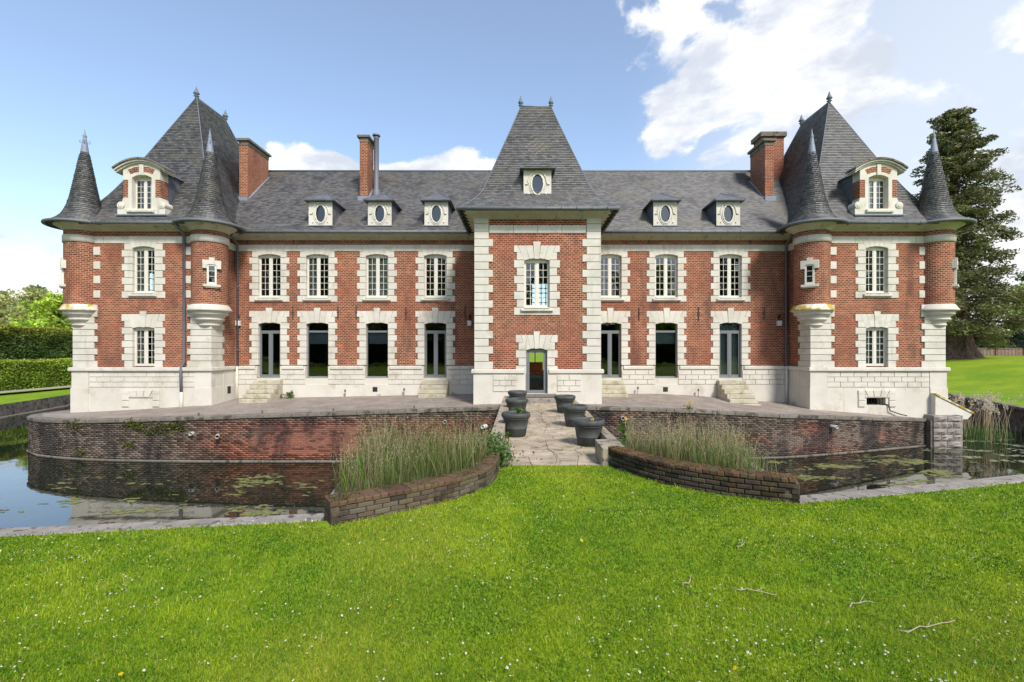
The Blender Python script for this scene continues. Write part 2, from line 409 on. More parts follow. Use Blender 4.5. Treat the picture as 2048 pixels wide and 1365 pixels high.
def prism_obj(name, parent, poly, y0, y1, mat, loc=(0, 0, 0)):
    key = (tuple((round(a, 3), round(b, 3)) for a, b in poly), round(y0, 3), round(y1, 3), mat.name)
    if key not in _pr:
        m = MB(); m.prism(poly, y0, y1); _pr[key] = m.mesh(name, mat)
    return link(name, _pr[key], parent, loc)
def wall_with_holes(m, x0, x1, z0, z1, y, holes):
    xs = sorted({x0, x1, *[v for h in holes for v in h[:2] if x0 < v < x1]})
    zs = sorted({z0, z1, *[v for h in holes for v in h[2:] if z0 < v < z1]})
    for a, b in zip(xs[:-1], xs[1:]):
        for c, e in zip(zs[:-1], zs[1:]):
            cx, cz = (a+b)/2, (c+e)/2
            if any(h[0] < cx < h[1] and h[2] < cz < h[3] for h in holes): continue
            m.quad_uv([(a, y, c), (b, y, c), (b, y, e), (a, y, e)], (0, 2))

def raw_mesh(name, verts, faces_flat, nper, mats, col=None, smooth=False, mi=None):
    """fast mesh from arrays: faces_flat (n, nper) indices, col (nverts, 3) point colours"""
    me = bpy.data.meshes.new(name); nv = len(verts); nf = len(faces_flat)
    me.vertices.add(nv); me.vertices.foreach_set('co', np.asarray(verts, np.float32).ravel())
    me.loops.add(nf*nper); me.loops.foreach_set('vertex_index', np.asarray(faces_flat, np.int32).ravel())
    me.polygons.add(nf); me.polygons.foreach_set('loop_start', np.arange(0, nf*nper, nper, dtype=np.int32))
    for m in (mats if isinstance(mats, (list, tuple)) else [mats]): me.materials.append(m)
    if smooth: me.polygons.foreach_set('use_smooth', np.ones(nf, bool))
    if mi is not None: me.polygons.foreach_set('material_index', np.asarray(mi, np.int32))
    if col is not None:
        a = me.attributes.new('Col', 'FLOAT_COLOR', 'POINT')
        c = np.ones((nv, 4), np.float32); c[:, :3] = col; a.data.foreach_set('color', c.ravel())
    me.update(calc_edges=True); me.validate(); return me
def leaf_quads(pts, size, col, flat=.5, rg=rng, aspect=.6):
    """one pointed leaf quad per point, random orientation; returns verts, faces, cols"""
    n = len(pts); a = rg.normal(size=(n, 3)); a[:, 2] *= flat; a /= np.linalg.norm(a, axis=1)[:, None]
    b = np.cross(a, rg.normal(size=(n, 3))); b /= np.linalg.norm(b, axis=1)[:, None]
    s = (np.asarray(size) * rg.uniform(.6, 1.3, n))[:, None]
    v = np.stack([pts - a*s, pts + b*s*aspect, pts + a*s, pts - b*s*aspect], 1).reshape(-1, 3)
    f = np.arange(4*n).reshape(n, 4)
    return v, f, np.repeat(col, 4, axis=0)
def vary(base, n, amt=.25, rg=rng):
    k = rg.uniform(1-amt, 1+amt, (n, 1)); h = rg.uniform(-.12, .12, (n, 1))
    c = np.tile(np.array(base), (n, 1)) * k; c[:, 0:1] *= 1+h*1.5; c[:, 2:3] *= 1-h
    return c

# ================================================================== the château
YM, YP, YT = 24.0, 22.2, 20.1          # wall planes: wings, pavilions, entrance tower
BT, BB = 7.42, 7.10                     # string course top / bottom
EAVE = 7.93
LP0, LP1, RP0, RP1 = -20.69, -14.29, 13.35, 19.60     # pavilion corners
TX0, TX1 = -1.955, 3.345; TC = (TX0+TX1)/2
GAP = .009
chateau = thing('chateau', 'long red brick château with cream stone quoins and grey slate roofs behind the moat', 'building')

# ---- openings -----------------------------------------------------------------
def voussoirs(win, w, zs, rise, zt, zb_sh, key_t, W, n=5, fan=1.5, y0=-.034, y1=.2, key=True):
    xb = np.linspace(-w/2, w/2, n+1); xt = xb*fan
    arc = lambda x: zs + rise*(1-(2*x/w)**2)
    for i in range(n):
        k = (i == n//2)
        a, b = xb[i]+GAP/2, xb[i+1]-GAP/2; ta, tb = xt[i]+GAP/2, xt[i+1]-GAP/2
        if k and key:
            prism_obj('keystone', win, [(a, arc(a)-.025), (b, arc(b)-.025), (tb, key_t), (ta, key_t)], y0-.018, y1, STONE)
        else:
            prism_obj('voussoir', win, [(a, arc(a)), (b, arc(b)), (tb, zt), (ta, zt)], y0, y1, STONE)
    t = (zt-zb_sh)/(zt-zs); xs = xt[-1] + (xb[-1]-xt[-1])*t
    for sgn in (-1, 1):
        p = [(sgn*(xs+GAP), zb_sh), (sgn*W/2, zb_sh), (sgn*W/2, zt), (sgn*(xt[-1]+GAP), zt)]
        prism_obj('lintel_shoulder', win, p if sgn > 0 else p[::-1], y0, y1, STONE)

_frames = {}
def frame_mesh(kind, w, h, cols, rows):
    key = (kind, round(w, 3), round(h, 3), cols, rows)
    if key in _frames: return _frames[key]
    m = MB(); panes = []; hw = w/2 + .01; bars = MB()
    if kind == 'casement':
        m.box(-hw, -hw+.055, .13, .20, 0, h); m.box(hw-.055, hw, .13, .20, 0, h)
        m.box(-hw+.055, hw-.055, .13, .20, 0, .07); m.box(-hw+.055, hw-.055, .13, .20, h-.14, h)
        for s in (-1, 1):
            xa, xb = sorted((s*.055, s*(hw-.058)))
            m.box(xa, xa+.035, .145, .19, .072, h-.142); m.box(xb-.035, xb, .145, .19, .072, h-.142)
            m.box(xa+.035, xb-.035, .145, .19, .072, .115); m.box(xa+.035, xb-.035, .145, .19, h-.18, h-.142)
            gx0, gx1, gz0, gz1 = xa+.035, xb-.035, .115, h-.18
            pw, ph = (gx1-gx0)/cols, (gz1-gz0)/rows
            for i in range(1, cols): bars.box(gx0+i*pw-.010, gx0+i*pw+.010, .155, .178, gz0, gz1)
            for j in range(1, rows): bars.box(gx0, gx1, .152, .181, gz0+j*ph-.010, gz0+j*ph+.010)
            for i in range(cols):
                for j in range(rows): panes.append((gx0+(i+.5)*pw, gz0+(j+.5)*ph, pw, ph))
        m.box(-.055, .055, .135, .195, .072, h-.142)
    elif kind in ('door', 'fixed'):
        tz = h-.46
        m.box(-hw, -hw+.06, .13, .20, 0, h); m.box(hw-.06, hw, .13, .20, 0, h)
        m.box(-hw+.06, hw-.06, .13, .20, 0, .05); m.box(-hw+.06, hw-.06, .13, .20, h-.05, h)
        m.box(-hw+.06, hw-.06, .12, .20, tz-.05, tz+.05)
        panes.append((0, (tz+.05+h-.05)/2, w-.1, h-.1-tz))
        if kind == 'door':
            m.box(-.055, .055, .115, .195, .05, tz-.05)
            for s in (-1, 1):
                xa, xb = sorted((s*.057, s*(hw-.062)))
                m.box(xa, xa+.045, .125, .19, .052, tz-.052); m.box(xb-.045, xb, .125, .19, .052, tz-.052)
                m.box(xa+.045, xb-.045, .125, .19, .052, .13); m.box(xa+.045, xb-.045, .125, .19, tz-.10, tz-.052)
                panes.append(((xa+xb)/2, (.13+tz-.10)/2, xb-xa-.09, tz-.23))
        else:
            panes.append((0, tz/2, w-.1, tz-.1))
    elif kind == 'entry':
        m.box(-hw, -hw+.075, .10, .20, 0, h); m.box(hw-.075, hw, .10, .20, 0, h)
        m.box(-hw+.075, hw-.075, .10, .20, h-.12, h); m.box(-hw+.075, hw-.075, .10, .20, 0, .03)
        m.box(-hw+.08, -hw+.15, .115, .185, .032, h-.125); m.box(hw-.15, hw-.08, .115, .185, .032, h-.125)
        m.box(-hw+.15, hw-.15, .115, .185, .032, .13); m.box(-hw+.15, hw-.15, .115, .185, h-.2, h-.125)
        panes.append((0, (.13+h-.2)/2, w-.28, h-.33))
    mat = WOOD_W if kind == 'casement' else FRAME_G
    _frames[key] = (m.mesh('frame', mat), bars.mesh('bars', mat) if bars.f else None, panes)
    return _frames[key]
_pane = {}
def pane_mesh(w, h, mat):
    key = (round(w, 3), round(h, 3), mat.name)
    if key not in _pane:
        m = MB(); m.face([(-w/2, 0, -h/2), (w/2, 0, -h/2), (w/2, 0, h/2), (-w/2, 0, h/2)]); _pane[key] = m.mesh('pane', mat)
    return _pane[key]
def drape(parent, x0, x1, z0, z1, y, mat, name='curtain', fold=.03, nf=6):
    m = MB(); n = nf*6; m.smooth = True
    for i in range(n):
        a, b = i/n, (i+1)/n
        f = lambda t: (x0+(x1-x0)*t, y+fold*math.sin(t*nf*2*math.pi))
        (xa, ya), (xb, yb) = f(a), f(b)
        m.face([(xa, ya, z0), (xb, yb, z0), (xb, yb, z1), (xa, ya, z1)])
    return m.build(name, mat, parent)

HOLES = {'main': [], 'lp': [], 'rp': [], 'tower': []}
def opening(wall, X, Y, zb, zs, rise, w, W, Ws, row_z, first_long, zt, zsh, key_t, kind, cols=2, rows=6,
            apron=None, sill=True, key=True, fan=1.5, curtain=None, blind_or_backing=0, name='window', glass=None):
    h = zs + rise - zb
    HOLES[wall].append((X-w/2-.02, X+w/2+.02, zb-.02, zs+rise+.02))
    me, bars, panes = frame_mesh(kind, w, h, cols, rows)
    win = link(name, me, chateau, (X, Y, zb))
    if bars: link('glazing_bars', bars, win)
    gm = glass or (GLASS if kind == 'casement' else GLASSD)
    for (x, z, pw, ph) in panes:
        link('pane', pane_mesh(pw+.004, ph+.004, gm), win, (x, .166, z), (R(rnd.uniform(-.35, .35)), 0, R(rnd.uniform(-.35, .35))))
    voussoirs(win, w, zs-zb, rise, zt-zb, zsh-zb, key_t-zb, W, fan=fan, key=key)
    long = first_long
    for a, b in zip(row_z[:-1], row_z[1:]):        # rows from the top down
        ww = W if long else Ws
        for s in (-1, 1):
            x0, x1 = sorted((s*w/2, s*ww/2))
            block('quoin', win, x0, x1, -.03, .2, b-zb+GAP, a-zb-GAP, STONE)
        long = not long
    if apron:
        block('apron', win, -w/2+.003, w/2-.003, -.028, .2, apron[0]-zb+GAP, -.002, STONE)
    if sill:
        block('sill', win, -w/2-.14, w/2+.14, -.13, -.026, -.17, -.05, STONE, .03)
        block('sill', win, -w/2+.002, w/2-.002, -.135, .14, -.05, .0, STONE, .02)
    if curtain:
        for (a, b) in curtain: drape(win, a*w, b*w, .05, h-.1, .33, CURTAIN)
    if blind_or_backing:
        m = MB(); m.box(-w/2+.06, w/2-.06, .25, .262, h-.46-blind_or_backing, h-.47); m.build('blind_or_backing', BLIND, win)
    return win

UP_ROWS = list(np.linspace(BB, 4.56, 9)); DN_ROWS = list(np.linspace(3.82, 1.40, 9))
ups = [-12.58, -10.18, -7.20, -4.28, 4.46, 7.27, 10.47]
for i, X in enumerate(ups):
    cur = {2: [(-.5, .1), (.1, .5)], 1: [(-.5, -.2)]}.get(i)
    opening('main', X, YM, 4.785, 6.87, .09, 1.12, 1.99, 1.72, UP_ROWS, False, BT, BB, BT, 'casement', apron=(4.56,), key=False, curtain=cur)
for i, X in enumerate(ups):
    fixed = i in (1, 2, 5)
    opening('main', X, YM, .80, 3.46, .09, 1.10, 1.99, 1.76, DN_ROWS, False, 4.11, 3.82, 4.27, 'fixed' if fixed else 'door',
            sill=False, blind_or_backing=.62 if fixed else 0, name='window' if fixed else 'french_door',
            curtain=[(-.45, .45)] if i == 6 else None)
PC = (-17.45, 16.45)
PV_DN = list(np.linspace(3.51, 1.37, 8))
for wn, X in zip(('lp', 'rp'), PC):
    opening(wn, X, YP, 4.80, 6.88, .09, 1.02, 2.0, 1.76, UP_ROWS, False, BT, BB, BT, 'casement', apron=(4.56,), key=False,
            curtain=[(-.5, -.22)] if wn == 'lp' else [(-.1, .5)])
    opening(wn, X, YP, 1.42, 3.18, .07, 1.02, 2.0, 1.76, PV_DN, False, 3.83, 3.51, 3.96, 'casement', rows=5, sill=False,
            curtain=[(-.5, -.15), (.2, .5)] if wn == 'lp' else [(-.5, .5)])
opening('tower', .665, YT, 3.95, 5.93, .09, 1.06, 1.92, 1.68, list(np.linspace(6.27, 3.63, 9)), False, 6.55, 6.27, 6.71, 'casement', apron=(3.63,))
opening('tower', .655, YT, .355, 2.17, .09, .88, 1.75, 1.52, list(np.linspace(2.50, 1.18, 5)), False, 2.81, 2.50, 2.95, 'entry', sill=False, name='entrance_door', glass=GLASSE)

HOLES['rp'].append((PC[1]-.52, PC[1]+.36, -.38, -.02))
# ---- brick walls ----------------------------------------------------------------
HOLES['main'].append((TX0+.2, TX1-.2, .34, 7.8))
m = MB(); wall_with_holes(m, LP1-.1, RP0+.1, -2.6, 8.0, YM, HOLES['main']); m.build('wing_wall', BRICK, chateau)
for nm, x0, x1, inner in (('lp', LP0, LP1, 1), ('rp', RP0, RP1, -1)):
    m = MB(); wall_with_holes(m, x0+.02, x1-.02, -2.6, 8.0, YP, HOLES[nm])
    for x in (x0+.02, x1-.02):
        right = x > (x0+x1)/2
        hole = [(25.85, 27.0, 4.85, 6.45)] if nm == 'lp' and not right else []
        ys = [YP, 33.8]; zs_ = [-2.6, 8.0]
        for h in hole: ys += h[:2]; zs_ += h[2:]
        ys.sort(); zs_.sort()
        for a, b in zip(ys[:-1], ys[1:]):
            for c, e in zip(zs_[:-1], zs_[1:]):
                if any(h[0] < (a+b)/2 < h[1] and h[2] < (c+e)/2 < h[3] for h in hole): continue
                q = [(x, a, c), (x, b, c), (x, b, e), (x, a, e)]
                m.quad_uv(q if right else q[::-1], (1, 2))
    m.quad_uv([(x1, 33.8, -2.6), (x0, 33.8, -2.6), (x0, 33.8, 8), (x1, 33.8, 8)], (0, 2))
    m.build('pavilion_wall', BRICK, chateau)
m = MB(); wall_with_holes(m, TX0+.02, TX1-.02, -2.6, 8.0, YT, HOLES['tower'])
m.quad_uv([(TX0+.02, YM, -2.6), (TX0+.02, YT, -2.6), (TX0+.02, YT, 8), (TX0+.02, YM, 8)], (1, 2))
m.quad_uv([(TX1-.02, YT, -2.6), (TX1-.02, YM, -2.6), (TX1-.02, YM, 8), (TX1-.02, YT, 8)], (1, 2))
m.build('tower_wall', BRICK, chateau)
m = MB()                                   # rear wall of the wings, with the openings one sees through
wall_with_holes(m, LP1, RP0, -2.6, 8.0, 33.5, [(.2, 1.75, .36, 2.5), (.75, 2.05, 4.75, 6.75)])
m.build('rear_wall', BRICK, chateau)
# rooms
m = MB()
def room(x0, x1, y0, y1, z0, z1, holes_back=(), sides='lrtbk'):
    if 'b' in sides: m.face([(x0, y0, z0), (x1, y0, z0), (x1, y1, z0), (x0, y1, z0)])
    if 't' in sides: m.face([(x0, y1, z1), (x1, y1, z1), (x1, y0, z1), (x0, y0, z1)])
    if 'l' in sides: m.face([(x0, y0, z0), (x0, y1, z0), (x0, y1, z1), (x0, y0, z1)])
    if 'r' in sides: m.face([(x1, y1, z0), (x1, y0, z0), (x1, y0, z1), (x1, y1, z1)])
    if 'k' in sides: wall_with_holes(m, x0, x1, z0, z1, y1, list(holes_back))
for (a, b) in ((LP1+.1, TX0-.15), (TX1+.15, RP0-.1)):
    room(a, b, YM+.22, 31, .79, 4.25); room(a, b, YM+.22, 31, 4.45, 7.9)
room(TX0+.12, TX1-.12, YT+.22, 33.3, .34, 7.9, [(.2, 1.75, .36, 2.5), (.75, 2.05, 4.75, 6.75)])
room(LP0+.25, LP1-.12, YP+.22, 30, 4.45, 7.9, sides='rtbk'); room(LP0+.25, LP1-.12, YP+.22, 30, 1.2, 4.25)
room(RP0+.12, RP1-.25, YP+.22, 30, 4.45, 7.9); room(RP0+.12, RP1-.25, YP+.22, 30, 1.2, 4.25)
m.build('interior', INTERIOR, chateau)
# glazing bars of the far windows seen against the light
for (x0, x1, z0, z1, nx, nz) in ((.75, 2.05, 4.75, 6.75, 4, 6), (.2, 1.75, .36, 2.5, 2, 1)):
    m = MB()
    for i in range(nx+1): x = x0+(x1-x0)*i/nx; m.box(x-.03, x+.03, 33.36, 33.42, z0, z1)
    for j in range(nz+1): z = z0+(z1-z0)*j/nz; m.box(x0, x1, 33.355, 33.425, z-.025, z+.025)
    m.build('rear_window_bars', WOOD_W, chateau)
m = MB()
for i in range(4): y = 25.85+1.15*i/3; m.box(LP0+.03, LP0+.09, y-.02, y+.02, 4.85, 6.45)
for j in range(6): z = 4.85+1.6*j/5; m.box(LP0+.025, LP0+.095, 25.85, 27.0, z-.015, z+.015)
m.prism([(0, 0)]*3, 0, 0) if False else None
m.build('side_window_bars', WOOD_W, chateau)

# ---- string course --------------------------------------------------------------
def band(x0, x1, Y, stops, z0=BB, z1=BT, seg=1.05, p=.034):
    """stones between x0..x1 leaving out the lintels [a, b] in stops"""
    cur = x0; spans = []
    for a, b in sorted(q for q in stops if q[1] > x0 and q[0] < x1):
        if a > cur: spans.append((cur, a))
        cur = max(cur, b)
    if cur < x1: spans.append((cur, x1))
    for a, b in spans:
        n = max(1, round((b-a)/seg))
        for i in range(n):
            block('band_stone', chateau, a+(b-a)*i/n+GAP*.8, a+(b-a)*(i+1)/n-GAP*.8, Y-p, Y+.1, z0, z1, STONE, .008)
band(LP1+.02, TX0, YM, [(X-.995, X+.995) for X in ups]); band(TX1, RP0-.02, YM, [(X-.995, X+.995) for X in ups])
for X, x0, x1 in ((PC[0], LP0, LP1), (PC[1], RP0, RP1)):
    band(x0+.55, x1-.55, YP, [(X-1.0, X+1.0)])
band(TX0+.62, TX1-.62, YT, [], 7.07, 7.40, .95)
for x in (LP1, RP0):                       # along the inner flanks of the pavilions
    s = 1 if x < 0 else -1
    b = block('band_stone', chateau, x-.05, x+.05, YP+.75, YM-.03, BB, BT, STONE, .005)

# ---- tower quoins ----------------------------------------------------------------
n_rows = 20; zr = np.linspace(1.37, 7.78, n_rows+1)
for i in range(n_rows):
    L = .60 if i % 2 else .78
    if i == n_rows-1 or i == n_rows-2: L = .60
    for s in (-1, 1):
        x0, x1 = (TX0, TX0+L) if s < 0 else (TX1-L, TX1)
        block('quoin', chateau, x0, x1, YT-.035, YT+L*.9, zr[i]+GAP, zr[i+1]-GAP, STONE)

# ---- pavilion corner piers -----------------------------------------------------------
zr = np.linspace(1.37, 4.27, 11)
for (xc, s, rear) in ((LP0, -1, 0), (LP1, 1, 1), (RP0, -1, 1), (RP1, 1, 0)):
    for i in range(10):
        L, D = ((1.12, .93) if i % 2 == 0 else (.97, .78))
        if i in (9,): L, D = 1.12, .93
        x0, x1 = sorted((xc, xc - s*L))
        block('quoin', chateau, x0, x1, YP-.06, YP+D, zr[i]+GAP, zr[i+1]-GAP, STONE)

# ---- plinth ---------------------------------------------------------------------------
def plinth_run(x0, x1, Y, gaps, z_top=1.19, z_mid=.43, rows=3, bl=.66, panel=None):
    m = MB()
    wall_with_holes(m, x0, x1, z_mid, 1.36, Y-.04, gaps); wall_with_holes(m, x0, x1, -2.6, z_mid, Y-.075, gaps)
    m.face([(x0, Y-.075, z_mid), (x1, Y-.075, z_mid), (x1, Y-.04, z_mid), (x0, Y-.04, z_mid)], [(0, 0)]*4)
    for g_ in gaps:                                   # jambs of the openings
        for x in (g_[0], g_[1]):
            if x0 < x < x1:
                q = [(x, Y-.075, g_[2]), (x, Y+.2, g_[2]), (x, Y+.2, 1.36), (x, Y-.075, 1.36)]
                m.face(q if x == g_[0] else q[::-1], [(0, 0)]*4)
        m.face([(g_[0], Y-.075, g_[2]), (g_[1], Y-.075, g_[2]), (g_[1], Y+.2, g_[2]), (g_[0], Y+.2, g_[2])], [(0, 0)]*4)
    m.build('plinth', PLINTH, chateau)
    p0, p1 = panel or (x0, x1); dz = (z_top-.03-z_mid-.02)/rows
    cuts = sorted([(g_[0]-.01, g_[1]+.01) for g_ in gaps])
    spans = []; cur = p0
    for a, b in cuts:
        if a > cur: spans.append((cur, min(a, p1)))
        cur = max(cur, b)
    if cur < p1: spans.append((cur, p1))
    for a, b in spans:
        for r in range(rows):
            x = a; k = 0
            edges = [a]; nx = a + (bl if r % 2 == 0 else bl*.55)
            while nx < b-.2: edges.append(nx); nx += bl*rnd.uniform(.93, 1.07)
            edges.append(b)
            for e0, e1 in zip(edges[:-1], edges[1:]):
                block('plinth_block', chateau, e0+.012, e1-.012, Y-.072, Y-.03, z_mid+.02+r*dz+.012, z_mid+.02+(r+1)*dz-.012, PLINTH, .006)
def ledge(path, z0=1.19, z1=1.37, p=.11):
    m = MB(); m.sweep([(0, z0-.03), (p*.7, z0), (p, z0+.03), (p, z1-.03), (p*.85, z1), (-.05, z1+.005)], path)
    m.build('plinth_ledge', STONE, chateau)
wg = [(X-.56, X+.56, .80, 2) for X in ups]
plinth_run(LP1-.1, TX0+.1, YM, [q for q in wg if q[0] < 0]); plinth_run(TX1-.1, RP0+.1, YM, [q for q in wg if q[0] > 0])
def ledge_spans(x0, x1, Y, xs, hw=.66):
    cur = x0
    for X in xs:
        ledge([(cur, Y), (X-hw, Y)]); cur = X+hw
    ledge([(cur, Y), (x1, Y)])
ledge_spans(LP1-.05, TX0, YM, ups[:4]); ledge_spans(TX1, RP0+.05, YM, ups[4:])
for X, x0, x1 in ((PC[0], LP0, LP1), (PC[1], RP0, RP1)):
    vent = [(X-.52, X+.36, -.38, -.02)] if X > 0 else []
    if vent:
        m = MB(); wall_with_holes(m, x0+.7, x1-.7, .43, 1.36, YP-.04, []); wall_with_holes(m, x0+.7, x1-.7, -2.6, .43, YP-.075, vent)
        m.face([(x0, YP-.075, .43), (x1, YP-.075, .43), (x1, YP-.04, .43), (x0, YP-.04, .43)], [(0, 0)]*4)
        a, b, c, e = vent[0]
        m.box(a-.001, b+.001, YP-.074, YP+.5, c-.001, e+.001, skip='fk'); m.build('plinth', PLINTH, chateau)
        dz = (1.16-.45)/3
        for r in range(3):
            ed = [x0+.76] + [x0+.76+(.62 if r % 2 == 0 else .34)+.62*k for k in range(7)] + [x1-.76]
            ed = [v for v in ed if v <= x1-.76]
            for e0, e1 in zip(ed[:-1], ed[1:]):
                block('plinth_block', chateau, e0+.012, e1-.012, YP-.072, YP-.03, .45+r*dz+.012, .45+(r+1)*dz-.012, PLINTH, .006)
        for k in range(7):
            x = a+.06+(b-a-.12)*k/6; mm = MB(); mm.tube([(x, YP+.05, c), (x, YP+.05, e)], .012, 6); mm.build('vent_bar', IRON, chateau)
    else:
        plinth_run(x0+.7, x1-.7, YP, [], panel=(x0+.76, x1-.72))
    for xc, s in ((x0, -1), (x1, 1)):                  # plinths of the corner piers
        a, b = sorted((xc+s*.02, xc-s*.76)); m = MB()
        m.box(a, b, YP-.085, YP+.88, .43, 1.25, skip='t'); m.box(a-(.03 if s < 0 else 0), b+(.03 if s > 0 else 0), YP-.11, YP+.92, -2.6, .43)
        m.build('plinth_pier', PLINTH, chateau)
    ledge([(x0, YM+.5), (x0-.0, YP-.07), (x1, YP-.07), (x1, YM+(.0 if X < 0 else .5))] if X < 0 else [(x0, YM), (x0, YP-.07), (x1, YP-.07), (x1, YM+.5)])
    sx = x1-.02 if X < 0 else x0+.02                   # plinth on the inner flank
    m = MB(); m.box(sx-.055, sx+.055, YP+.8, YM-.045, .43, 1.3, skip='k'); m.box(sx-.08, sx+.08, YP+.8, YM-.08, -2.6, .43, skip='k')
    m.build('plinth', PLINTH, chateau)
    # rusticated frame of the cellar opening
    zt = .31; z0 = -.45
    for s in (-1, 1):
        for (a, b) in ((-.45, -.17), (-.155, .14)):
            q = sorted((X-.06+s*.55, X-.06+s*.86)); block('cellar_block', chateau, q[0], q[1], YP-.13, YP-.06, a, b, PLINTH, .03)
        q = [(X-.06+s*.86, .15), (X-.06+s*.86, zt), (X-.06+s*.60, zt), (X-.06+s*.44, .03), (X-.06+s*.55, .0), (X-.06+s*.55, .15)]
        prism_obj('cellar_block', chateau, q if s > 0 else q[::-1], YP-.13, YP-.06, PLINTH)
    for k in range(3):
        a0, a1 = -.42+k*.28+.015, -.42+(k+1)*.28-.015
        prism_obj('cellar_block', chateau, [(X-.06+a0, .01), (X-.06+a1, .01), (X-.06+a1*1.35, zt), (X-.06+a0*1.35, zt)], YP-.135, YP-.06, PLINTH)
    block('cellar_lintel', chateau, X-.06-.55, X-.06+.55, YP-.115, YP-.065, -.03, .02, PLINTH, .01)
# tower plinth
m = MB(); dh = (.655-.44-.02, .655+.44+.02, .355, 2)
wall_with_holes(m, TX0-.03, TX1+.03, -2.6, 1.25, YT-.07, [dh])
for x in (TX0-.03, TX1+.03):
    q = [(x, YT-.07, -2.6), (x, YM, -2.6), (x, YM, 1.25), (x, YT-.07, 1.25)]; m.face(q if x > 0 else q[::-1], [(0, 0)]*4)
for x in dh[:2]:
    q = [(x, YT-.07, .355), (x, YT+.2, .355), (x, YT+.2, 1.25), (x, YT-.07, 1.25)]; m.face(q if x == dh[0] else q[::-1], [(0, 0)]*4)
m.face([(dh[0], YT-.07, .355), (dh[1], YT-.07, .355), (dh[1], YT+.2, .355), (dh[0], YT+.2, .355)], [(0, 0)]*4)
m.build('plinth', PLINTH, chateau)
ledge([(TX0, YM), (TX0, YT-.03), (.655-.52, YT-.03)]); ledge([(.655+.52, YT-.03), (TX1, YT-.03), (TX1, YM)])
for (p0, p1) in ((-1.17, -.17), (1.5, 2.5)):
    for r in range(3):
        dz = .235; ed = [p0, p0+(.5 if r % 2 == 0 else .27), p0+(1.0 if r % 2 == 0 else .77), p1] if r % 2 else [p0, p0+.5, p1]
        for e0, e1 in zip(ed[:-1], ed[1:]):
            block('plinth_block', chateau, e0+.012, e1-.012, YT-.102, YT-.06, .44+r*dz+.012, .44+(r+1)*dz-.012, PLINTH, .006)

# ---- eaves: cornice, gutter ---------------------------------------------------------------
def cornice(path, closed=False, reach=.42):
    m = MB(); m.sweep([(0, 7.66), (.05, 7.70), (.09, 7.74), (.17, 7.80), (reach-.08, 7.87), (reach, 7.89), (reach, 7.93)], path, closed)
    m.build('cornice', CORNICE, chateau)
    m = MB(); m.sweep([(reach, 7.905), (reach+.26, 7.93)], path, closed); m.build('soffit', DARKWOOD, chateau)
def gutter(pts):
    m = MB(); m.tube([(x, y, EAVE-.015) for x, y in pts], .075, 8); g_ = m.build('gutter', GUTTER, chateau)
    m = MB(); L = 0; acc = .3
    for (a, b) in zip(pts[:-1], pts[1:]):
        d_ = math.dist(a, b); t = acc
        while t < d_:
            x, y = a[0]+(b[0]-a[0])*t/d_, a[1]+(b[1]-a[1])*t/d_; ux, uy = (b[0]-a[0])/d_*.014, (b[1]-a[1])/d_*.014
            m.tube([(x-ux, y-uy, EAVE-.015), (x+ux, y+uy, EAVE-.015)], .088, 8); t += .62
        acc = t-d_
    if m.f: m.build('gutter_bracket', GUTTER, g_)
cornice([(LP1, YM), (TX0+.3, YM)]); cornice([(TX1-.3, YM), (RP0, YM)])
gutter([(LP1+.4, YM-.66), (TX0-.2, YM-.66)]); gutter([(TX1+.2, YM-.66), (RP0-.4, YM-.66)])
for x0, x1 in ((LP0, LP1), (RP0, RP1)):
    cornice([(x0, YM+8), (x0, YP), (x1, YP), (x1, YM+8)])
    gutter([(x0+.6, YP-.6), (x1-.6, YP-.6)])
cornice([(TX0, YM+1), (TX0, YT), (TX1, YT), (TX1, YM+1)])
gutter([(TX0-.62, YM+.8), (TX0-.62, YT-.68), (TX1+.62, YT-.68), (TX1+.62, YM+.8)])
for s, x in ((-1, TX0-.5), (1, TX1+.5)):               # rafter ends under the tower eaves
    for k in range(9):
        y = YT-.4+k*.5; block('rafter_end', chateau, min(x-s*.1, x+s*.1)-.06, max(x-s*.1, x+s*.1)+.06, y, y+.08, 7.84, 7.915, DARKWOOD, .004)

